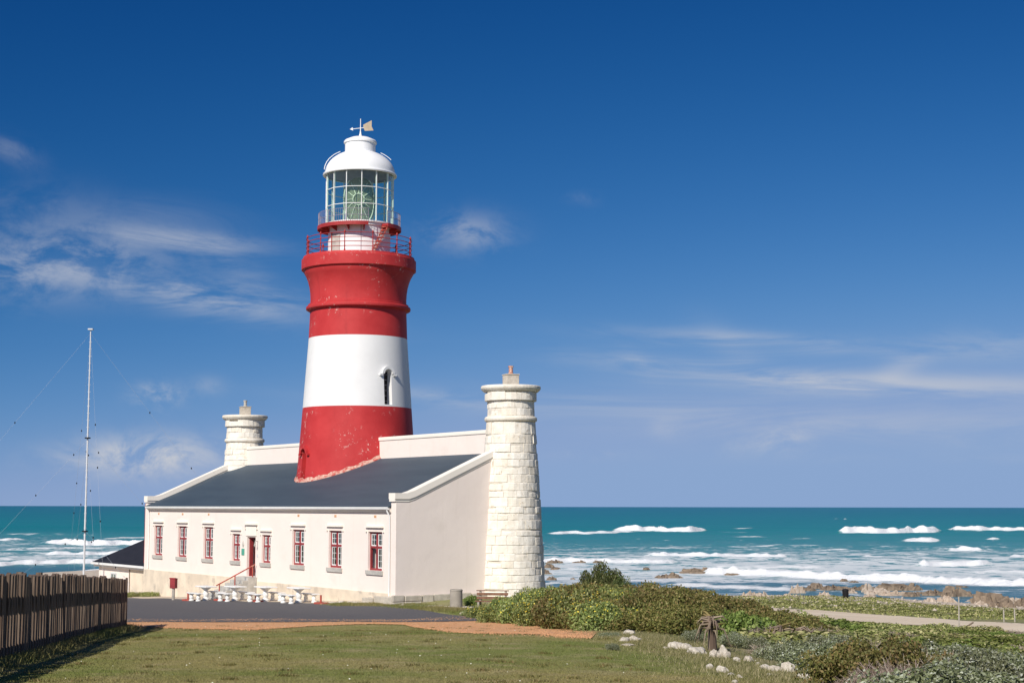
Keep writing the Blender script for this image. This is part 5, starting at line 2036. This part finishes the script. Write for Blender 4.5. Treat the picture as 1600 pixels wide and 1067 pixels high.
def twig_proto(seed, n=900):
    rs = np.random.RandomState(seed)
    V, Fq = [], []
    for i in range(n):
        a = rs.rand() * 6.283
        r = math.sqrt(rs.rand()) * 0.55
        b = np.array([r * math.cos(a), r * math.sin(a), rs.rand() * 0.35])
        d = np.array([math.cos(a) * 0.55 + rs.normal() * 0.35, math.sin(a) * 0.55 + rs.normal() * 0.35, 0.9])
        d /= np.linalg.norm(d)
        L = rs.uniform(0.25, 0.6)
        side = np.cross(d, rs.normal(size=3))
        side /= np.linalg.norm(side)
        w_ = 0.009
        o = len(V)
        V += [b - side * w_, b + side * w_, b + d * L + side * w_ * 0.4, b + d * L - side * w_ * 0.4]
        Fq.append((o, o + 1, o + 2, o + 3))
        for _ in range(3):
            t = rs.uniform(0.3, 0.95)
            q_ = b + d * L * t
            e = d + rs.normal(size=3) * 0.7
            e /= np.linalg.norm(e)
            l2 = rs.uniform(0.06, 0.16)
            o = len(V)
            V += [q_ - side * 0.006, q_ + side * 0.006, q_ + e * l2 + side * 0.003, q_ + e * l2 - side * 0.003]
            Fq.append((o, o + 1, o + 2, o + 3))
    return np_mesh('twigs', np.array(V), np.array(Fq), M['leaf_dry'])


PRO = {
    'olive': [shrub_proto(100 + k, 11000, 0.032, M['leaf_olive'], 34, 0.27) for k in range(2)],
    'yellow': [shrub_proto(110 + k, 11000, 0.030, M['leaf_green'], 34, 0.27, 420, M['flower_y']) for k in range(2)],
    'bright': [shrub_proto(120, 7000, 0.045, M['leaf_bright'], 30, 0.30, aspect=0.7)],
    'silver': [shrub_proto(130 + k, 12000, 0.027, M['leaf_silver'], 34, 0.27, 30, M['flower_w'], aspect=0.5) for k in range(2)],
    'dark': [shrub_proto(140, 13000, 0.032, M['leaf_dark'], 44, 0.34, hh=0.95)],
    'low': [shrub_proto(150 + k, 5000, 0.045, M['coastgreen'], 30, 0.27, hh=0.55) for k in range(2)],
}
TW = [twig_proto(160 + k) for k in range(2)]
rs = random.Random(21)


def shrub(kind, x, y, r, h, label, group, cat='shrub', sink=0.06):
    z = gz(x, y)
    o = thing('dry_shrub' if kind == 'dry' else 'shrub', (x, y, z - sink), rs.uniform(0, 6.28), label, cat, group)
    if kind == 'dry':
        p = link('twigs', rs.choice(TW), o)
        p.scale = (r, r, h)
        return o
    fo, fl, st_, zt_ = rs.choice(PRO[kind])
    for nm_, me_ in (('foliage', fo), ('flowers', fl), ('stems', st_)):
        if me_ is not None:
            p = link(nm_, me_, o)
            p.scale = (r, r, h / zt_)
            if nm_ == 'flowers':
                p['kind'] = 'stuff'
    return o


LAB = {
    'yellow': ('green shrub dotted with yellow flowers in the mound beside the gravel path', 'yellow flowered shrubs of the mound'),
    'olive': ('dense olive brown shrub of the mound between the lawn and the dirt road', 'olive shrubs of the mound'),
    'silver': ('grey green small leaved shrub on the slope below the boulders', 'grey green shrubs on the slope'),
    'low': ('low green coastal shrub on the flat beside the dirt road', 'low shrubs by the dirt road'),
    'dry': ('dry pinkish twiggy shrub among the grey green shrubs', 'dry shrubs on the slope'),
}
# the big mound: front line of feet and the height each shrub reaches in the photograph
front = [(770, 966), (800, 973), (840, 980), (880, 984), (920, 986), (960, 987), (1000, 988), (1040, 990), (1080, 992), (1120, 993), (1160, 995), (1200, 998), (1240, 1001)]
topl = [(745, 954), (770, 946), (795, 936), (830, 923), (870, 917), (920, 916), (970, 916), (1010, 917), (1050, 920), (1100, 927), (1150, 938), (1200, 953), (1240, 968), (1270, 985)]


def top_y(px):
    return float(np.interp(px, [p[0] for p in topl], [p[1] for p in topl]))


def top_z(px, Y):
    return at(px, top_y(px), Y).z


nsh = 0
for row in range(8):
    for (px, py) in front:
        f = ground(px, py)
        Y = f.y + 0.8 + row * 1.55 + rs.uniform(-0.4, 0.4)
        X = f.x * Y / f.y + rs.uniform(-0.5, 0.5)
        pxx = 800 + F_PX * X / Y
        if pxx > 1262 or pxx < 752:
            continue
        if Y > 70 or (pxx > 1180 and row > 4) or (pxx < 800 and row > 2):
            continue
        g = gz(X, Y)
        lim = top_z(pxx, Y) - g                     # sight line of the mound's top
        h = min(lim * rs.uniform(0.86, 1.02), 0.62 + 0.36 * row + rs.uniform(0, 0.35))
        if h < 0.35:
            h = 0.35
        kind = 'yellow' if pxx < 935 + rs.uniform(-60, 60) else 'olive'
        if kind == 'yellow':
            lab_ = ('yellow flowered shrub along the gravel edge of the mound', 'yellow flowered shrubs at the gravel') if row < 2 else ('yellow flowered shrub higher on the mound towards the stone chimney tower', 'yellow flowered shrubs up the mound')
        elif row < 2:
            lab_ = ('olive shrub at the foot of the mound beside the lawn', 'olive shrubs at the foot of the mound')
        elif row < 5:
            lab_ = ('olive brown shrub in the middle of the mound', 'olive shrubs within the mound')
        else:
            lab_ = ('olive brown shrub on the seaward crest of the mound', 'olive shrubs on the crest of the mound')
        shrub(kind, X, Y, rs.uniform(1.05, 1.4), h, lab_[0], lab_[1])
        nsh += 1
# grey twiggy one beside the bench, lone dark bush behind, bright green one on the right flank
p = ground(788, 964)
shrub('dry', p.x, p.y, 0.95, 0.85, 'grey twiggy shrub in front of the wooden bench', None)
p2 = at(939, 905, 71)
shrub('dark', p2.x, p2.y, 1.0, max(1.0, at(939, 886, 71).z - gz(p2.x, p2.y)), 'lone rounded dark bush standing above the mound against the sea', None)
p2 = at(963, 912, 70.2)
shrub('dark', p2.x, p2.y, 0.85, max(0.7, at(963, 905, 70.2).z - gz(p2.x, p2.y)), 'small dark bush leaning from the lone rounded bush', None)
p = ground(1172, 1000)
shrub('bright', p.x, p.y + 0.6, 0.95, at(1172, 958, p.y).z - p.z, 'bright green broad leaved shrub beside the shaggy aloe trunk', None)
p = ground(1140, 999)
shrub('bright', p.x, p.y + 0.8, 0.6, at(1140, 966, p.y).z - p.z, 'smaller bright green shrub right behind the shaggy aloe trunk', None)
# small silver plants at the edge of the lawn
for (px, py, wp_, lab) in ((957, 1016, 24, 'small silver grey plant alone on the lawn edge'), (1085, 1003, 40, 'silver grey plant behind the row of boulders, next to the olive mound'), (1150, 1012, 50, 'silver grey plant spreading behind the upright boulder'),
                           (1185, 1016, 46, 'silver grey plant between bright green shrub and boulders'), (955, 994, 40, 'low silver plant at the end of the gravel path')):
    p = ground(px, py)
    r = wp_ / 2 * p.y / F_PX
    shrub('silver', p.x, p.y + r * 0.5, r * 1.1, r * (0.9 if px != 955 else 0.35), lab, None, 'plant', 0.02)

# slope on the right: grey green shrubs, dry ones between them
sl_top = lambda px: float(np.interp(px, [1190, 1250, 1330, 1420, 1500, 1600, 1750], [1005, 990, 983, 988, 1003, 1021, 1036]))
pts_ = []
tries = 0
while len(pts_) < 62 and tries < 6000:
    tries += 1
    px = rs.uniform(1195, 1720)
    py = rs.uniform(1006, 1140)
    edge_ = float(np.interp(px, [1190, 1250, 1300, 1340, 1400], [1030, 1046, 1060, 1075, 1150]))
    if py > edge_ or py < sl_top(px) + 18:
        continue
    d = ray(px, py)
    p = ground(px, min(py, 1120))
    if p.y < 15:
        continue
    if any((p.x - q_[0]) ** 2 + (p.y - q_[1]) ** 2 < 0.95 ** 2 for q_ in pts_):
        continue
    pts_.append((p.x, p.y, px, py))
for (x, y, px, py) in pts_:
    kind = 'silver'
    t = rs.random()
    dry = (1330 < px < 1450 and py > 1020 and t < 0.6) or (1215 < px < 1330 and py < 1030 and t < 0.55) or t < 0.15
    if dry:
        kind = 'dry'
    elif t > 0.86:
        kind = 'low'
    elif t > 0.79:
        kind = 'olive'
    r = rs.uniform(0.75, 1.15)
    h = rs.uniform(0.55, 0.95)
    tz_ = at(px, sl_top(px), y).z
    h = max(0.3, min(h * 0.85, (tz_ - gz(x, y)) * 0.92))
    if kind == 'low':
        shrub('bright', x, y, r * 0.6, h, 'yellow green leafy shrub among the grey green shrubs of the slope', 'yellow green shrubs on the slope')
    else:
        lab_ = ('olive green shrub among the grey green shrubs of the slope', 'olive shrubs on the slope') if kind == 'olive' else LAB[kind]
        if kind == 'silver' and (x - b2.x) < 3.2:
            lab_ = ('grey green small leaved shrub next to the row of boulders', 'grey green shrubs by the boulders')
        shrub(kind, x, y, r, h, lab_[0], lab_[1])
# flat beyond, down to the road
tries = 0
pts2 = []
while len(pts2) < 95 and tries < 9000:
    tries += 1
    px = rs.uniform(1225, 1720)
    py = rs.uniform(968, 1030)
    p = ground(px, py)
    road = float(np.interp(px, [1165, 1230, 1330, 1450, 1600, 1750], [953, 963, 971, 980, 988, 996]))
    if py < road + 7 or p.y < 40 or p.y > 104:
        continue
    if any((p.x - q_[0]) ** 2 + (p.y - q_[1]) ** 2 < 1.9 ** 2 for q_ in pts2):
        continue
    if px < 1330 and py < 978 and rs.random() < 0.6:
        continue
    pts2.append((p.x, p.y, px, py))
for (x, y, px, py) in pts2:
    t = rs.random()
    if t < 0.16:
        shrub('bright', x, y, rs.uniform(1.0, 1.9), rs.uniform(0.35, 0.6), 'bright yellow green cushion shrub on the flat below the dirt road', 'yellow green cushions on the flat')
    elif t < 0.32:
        shrub('dry', x, y, rs.uniform(1.2, 2.0), rs.uniform(0.4, 0.7), 'grey dry cushion shrub on the flat below the dirt road', 'grey dry cushions on the flat')
    else:
        shrub('low', x, y, rs.uniform(1.2, 2.2), rs.uniform(0.3, 0.6), LAB['low'][0], LAB['low'][1])

# low plants scattered over the shore flat beyond the road: too many to count
lv, lfq = [], []
rsn = np.random.RandomState(31)
cx_, cy_ = [], []
PXs = rsn.uniform(1150, 1700, 1000)
PYs = rsn.uniform(926, 966, 1000)
PP, NN = [], []
for px, py in zip(PXs, PYs):
    road = float(np.interp(px, [1130, 1165, 1230, 1330, 1450, 1600, 1750], [941, 947, 951, 957, 964.5, 975, 985]))
    if py > road - 1.0:
        continue
    p = ground(px, py)
    if p.z < 0.5:
        continue
    r = rsn.uniform(0.5, 1.6)
    n = 42
    d = rsn.normal(size=(n, 3))
    d[:, 2] = np.abs(d[:, 2])
    d /= np.linalg.norm(d, axis=1)[:, None]
    PP.append(np.array([p.x, p.y, p.z]) + d * np.array([r, r, 0.20 * r]))
    NN.append(d)
PP, NN = np.concatenate(PP), np.concatenate(NN)
V, Fq = leaf_cloud(PP, NN, 0.10, rsn, 0.6)
tag(link('shore_plants', np_mesh('shore_plants', V, Fq, M['coastgreen'])), 'low green plants covering the flat between dirt road and shore', 'ground cover', kind='stuff')

# ------------------------------------------------------------------ aloes
def aloe(px, py, topy, label, lean=0.02, tilt=0.0, nleaf=30, r=0.10):
    p = ground(px, py)
    h = at(px, topy, p.y).z - p.z
    a = thing('aloe', (p.x, p.y, p.z), rs.uniform(0, 6), label, 'aloe')
    a.rotation_euler.x = tilt
    MB().tube([(0, 0, -0.1), (lean, 0, h * 0.35), (lean * 2, 0, h * 0.75), (lean * 2.5, 0, h)], [r * 1.2, r, r * 0.95, r * 0.6], 9).build('trunk', M['aloe'], a)
    sk = MB()
    for i in range(nleaf):
        an_ = rs.uniform(0, 6.28)
        z0 = h * rs.uniform(0.55, 1.0)
        L = rs.uniform(0.35, 0.6)
        dn = rs.uniform(-0.9, 0.25)
        c, s_ = math.cos(an_), math.sin(an_)
        m1 = (c * L * 0.5, s_ * L * 0.5, z0 + L * 0.25 * (dn + 0.5))
        e1 = (c * L * 0.75, s_ * L * 0.75, z0 + L * dn)
        lf_ = MB().tube([(lean * 2 + c * 0.04, s_ * 0.04, z0), m1, e1], [0.032, 0.024, 0.004], 4)
        lf_.build('leaf', M['aloe'] if dn < 0.0 else M['leaf_olive'], a)
    return a


aloe(1114, 1017, 962, 'shaggy aloe with a bare grey brown trunk beside the white boulders', nleaf=34)
aloe(1222, 1012, 976, 'dead leaning aloe stump beyond the bright green shrub', lean=0.05, nleaf=22, r=0.08)
aloe(1243, 1013, 980, 'dead aloe stump with split dark trunk next to the leaning one', lean=-0.04, nleaf=18, r=0.09)
aloe(1300, 1000, 977, 'withered aloe with drooping arms on the crest of the grey slope', lean=0.03, nleaf=20, r=0.06)

# ------------------------------------------------------------------ posts by the road
p = ground(1499, 980)
po = thing('marker_post', (p.x, p.y, p.z), 0, 'thin leaning post beside the dirt road', 'post')
MB().tube([(0, 0, -0.2), (0.02, 0, 1.9)], 0.045, 7).build('pole', M['postwood'], po)
MB().tube([(0.3, 0.0, 0.0), (0.9, 0.1, 0.35)], 0.05, 6).build('prop', M['stem'], po)
p = ground(1321.5, 933)
bb = thing('litter_bin', (p.x, p.y, p.z), 0, 'small black bin standing on the shore grass', 'bin')
MB().lathe([(0.30, -0.1), (0.36, 0.0), (0.40, 0.95), (0.34, 1.05), (0.05, 1.12)], 14).build('body', M['black'], bb)
MB().ring([(0.38, 0.90), (0.44, 0.90), (0.44, 0.98), (0.38, 0.98)], 14).build('rim', M['black'], bb)
for k, px in enumerate((1569, 1586)):
    p = ground(px, 970)
    q_ = thing('fence_post', (p.x, p.y, p.z), 0, 'short pale post at the roadside near the shore', 'post', 'short posts by the road')
    MB().tube([(0, 0, -0.2), (0, 0, 0.85)], 0.05, 7).build('pole', M['postwood'], q_)

# ------------------------------------------------------------------ tufts by the house foot
for (px, py, r, h, lab) in ((737, 947, 0.42, 0.42, 'bright green tuft between litter bin and bench'),):
    p = ground(px, py)
    shrub('bright', p.x, p.y + 0.5, r, h, lab, None, 'plant', 0.02)
for i, (px, py) in enumerate(((206, 925), (216, 926), (228, 926.5), (240, 926), (198, 923))):
    Yy = 101 - i * 0.4
    p = at(px, py, Yy)
    shrub('low', p.x, p.y, 0.42, 0.3, 'small green shrub at the foot of the annexe', 'small shrubs by the annexe', 'shrub', 0.02)

# ------------------------------------------------------------------ grass
def blades(n, sampler, h, wd, rsn):
    X, Y = sampler(n)
    n = len(X)
    Z = hgt(X, Y)
    a = rsn.rand(n) * 6.283
    hh = h * rsn.uniform(0.5, 1.4, n)
    ln = rsn.normal(size=(n, 2)) * 0.45
    ww = wd * rsn.uniform(0.7, 1.3, n)
    P = np.stack([X, Y, Z - 0.005], -1)
    s = np.stack([np.cos(a) * ww, np.sin(a) * ww, np.zeros(n)], -1)
    t = np.stack([ln[:, 0] * hh, ln[:, 1] * hh, hh], -1)
    V = np.stack([P - s, P + s, P + t], 1).reshape(-1, 3)
    return V, np.arange(3 * n).reshape(-1, 3)


gfx = np.array([(p[0], p[1]) for p in gl((150, 981), (230, 981), (330, 984), (400, 985.5), (480, 979.5), (580, 975.6), (630, 976.5), (690, 986), (760, 990.5), (840, 991), (880, 995), (925, 997), (990, 1003))])


def lawn_sampler(n):
    rsn = np.random.RandomState(77)
    Y = 21 + (58.5 - 21) * rsn.rand(n) ** 1.25
    S = rsn.uniform(-0.345, 0.215, n)
    X = S * Y
    o = np.argsort(gfx[:, 0])
    lim = np.interp(X, gfx[o, 0], gfx[o, 1]) + 0.10 + 0.55 * np.abs(rsn.normal(size=n)) * (np.sin(X * 1.9) * np.sin(X * 0.7 + 1) + 0.5)
    ok = (Y < lim) & (rsn.rand(n) < lawn_w(X, Y)) & (X > fe.x + 0.145 * (fe.y - Y) - 1.2)
    return X[ok], Y[ok]


rsn = np.random.RandomState(78)
V, Fq = blades(420000, lawn_sampler, 0.021, 0.008, rsn)
tag(link('lawn_grass', np_mesh('lawn_grass', V, Fq, M['grass'])), 'short mown grass of the lawn', 'grass', kind='stuff')


def verge_sampler(n):
    rsn = np.random.RandomState(79)
    Y = 22 + (52 - 22) * rsn.rand(n)
    xb = np.interp(Y, [b2.y - 12, b2.y, b1.y, b0.y], [b2.x + 0.2, b2.x, b1.x, b0.x])
    X = xb + rsn.normal(size=n) * 0.75 - 0.2
    return X, Y


V, Fq = blades(30000, verge_sampler, 0.075, 0.006, rsn)
tag(link('verge_grass', np_mesh('verge_grass', V, Fq, M['tallgrass'])), 'longer rough grass round the white boulders', 'grass', kind='stuff')


def foot_sampler(n):
    rsn = np.random.RandomState(80)
    s = rsn.rand(n) * 30
    d = np.abs(rsn.normal(size=n)) * 0.22
    return fe.x + fdir.x * s - fperp.x * (d - 0.03), fe.y + fdir.y * s - fperp.y * (d - 0.03)


V, Fq = blades(16000, foot_sampler, 0.13, 0.008, rsn)
tag(link('fence_grass', np_mesh('fence_grass', V, Fq, M['grass'])), 'longer grass along the foot of the timber fence', 'grass', kind='stuff')


def bank_sampler(n):
    rsn = np.random.RandomState(81)
    px = rsn.uniform(520, 760, 420)
    P = [ground(a, 944.5 + max(0, a - 600) * 0.085 + rsn.uniform(-2.0, 3.0)) for a in px]
    X = np.repeat([p.x for p in P], n // 420) + rsn.normal(size=(n // 420) * 420) * 0.35
    Y = np.repeat([p.y for p in P], n // 420) + rsn.normal(size=(n // 420) * 420) * 0.3
    rel = (X - HX) * -EV.x + (Y - HY) * -EV.y
    ok = (rel > 0.15) | ((X - HX) * EU.x + (Y - HY) * EU.y < U0 - 0.25)
    return X[ok], Y[ok]


V, Fq = blades(420 * 70, bank_sampler, 0.10, 0.012, rsn)
tag(link('bank_grass', np_mesh('bank_grass', V, Fq, M['grass'])), 'green grass between the asphalt and the house wall', 'grass', kind='stuff')


def weed_sampler(n):
    rsn = np.random.RandomState(83)
    k = 130
    Y0 = 22 + 34 * rsn.rand(k) ** 1.3
    X0 = rsn.uniform(-0.30, 0.10, k) * Y0
    i = rsn.randint(k, size=n)
    r = rsn.uniform(0.05, 0.22, k)[i]
    return X0[i] + rsn.normal(size=n) * r, Y0[i] + rsn.normal(size=n) * r * 1.2


V, Fq = blades(9000, weed_sampler, 0.05, 0.010, rsn)
tag(link('lawn_weeds', np_mesh('lawn_weeds', V, Fq, M['leaf_olive'])), 'dark weeds dotted over the lawn', 'weeds', kind='stuff')
rsn = np.random.RandomState(84)
Yd = 23 + 33 * rsn.rand(70)
Xd = rsn.uniform(-0.28, 0.16, 70) * Yd
Pd = np.stack([Xd, Yd, hgt(Xd, Yd) + 0.03], -1)
V, Fq = leaf_cloud(Pd, np.tile(np.array([[0.0, -0.5, 0.86]]), (70, 1)), 0.013, rsn, 0.9)
tag(link('lawn_daisies', np_mesh('lawn_daisies', V, Fq, M['flower_w'])), 'tiny white daisies scattered over the lawn', 'flowers', kind='stuff')

# loose gravel kicked out over the path edges
GV, GF = [], []
gb_ = np.array([(p[0], p[1]) for p in grav_back[1:]], float)
gf_ = np.array([(p[0], p[1]) for p in grav_front[1:]], float)
for i in range(9000):
    k = rsn.uniform(0, len(gf_) - 1)
    j = int(k)
    a = gf_[j] + (gf_[min(j + 1, len(gf_) - 1)] - gf_[j]) * (k - j)
    b = gb_[j] + (gb_[min(j + 1, len(gb_) - 1)] - gb_[j]) * (k - j)
    t = rsn.choice([rsn.uniform(0, 1), rsn.normal() * 0.07, 1 + abs(rsn.normal()) * 0.10])
    c = a + (b - a) * t
    sc = rsn.uniform(0.008, 0.024)
    o = len(GV)
    z0 = None
    GV.append((c[0], c[1], sc))
GA = np.array(GV)
zz = hgt(GA[:, 0], GA[:, 1]) + 0.03
rr_ = rsn.uniform(0.6, 1.3, (len(GA), 6))
VV = np.stack([GA[:, 0], GA[:, 1], zz], -1)[:, None, :] + base_r[None] * (GA[:, 2][:, None] * rr_)[:, :, None] * np.array([1.2, 1.2, 0.7])
FF = (np.arange(len(GA)) * 6)[:, None, None] + np.array(bf)[None]
tag(link('loose_gravel', np_mesh('loose_gravel', VV.reshape(-1, 3), FF.reshape(-1, 3), M['gravel'])), 'loose orange gravel along the path edges', 'gravel', kind='stuff')
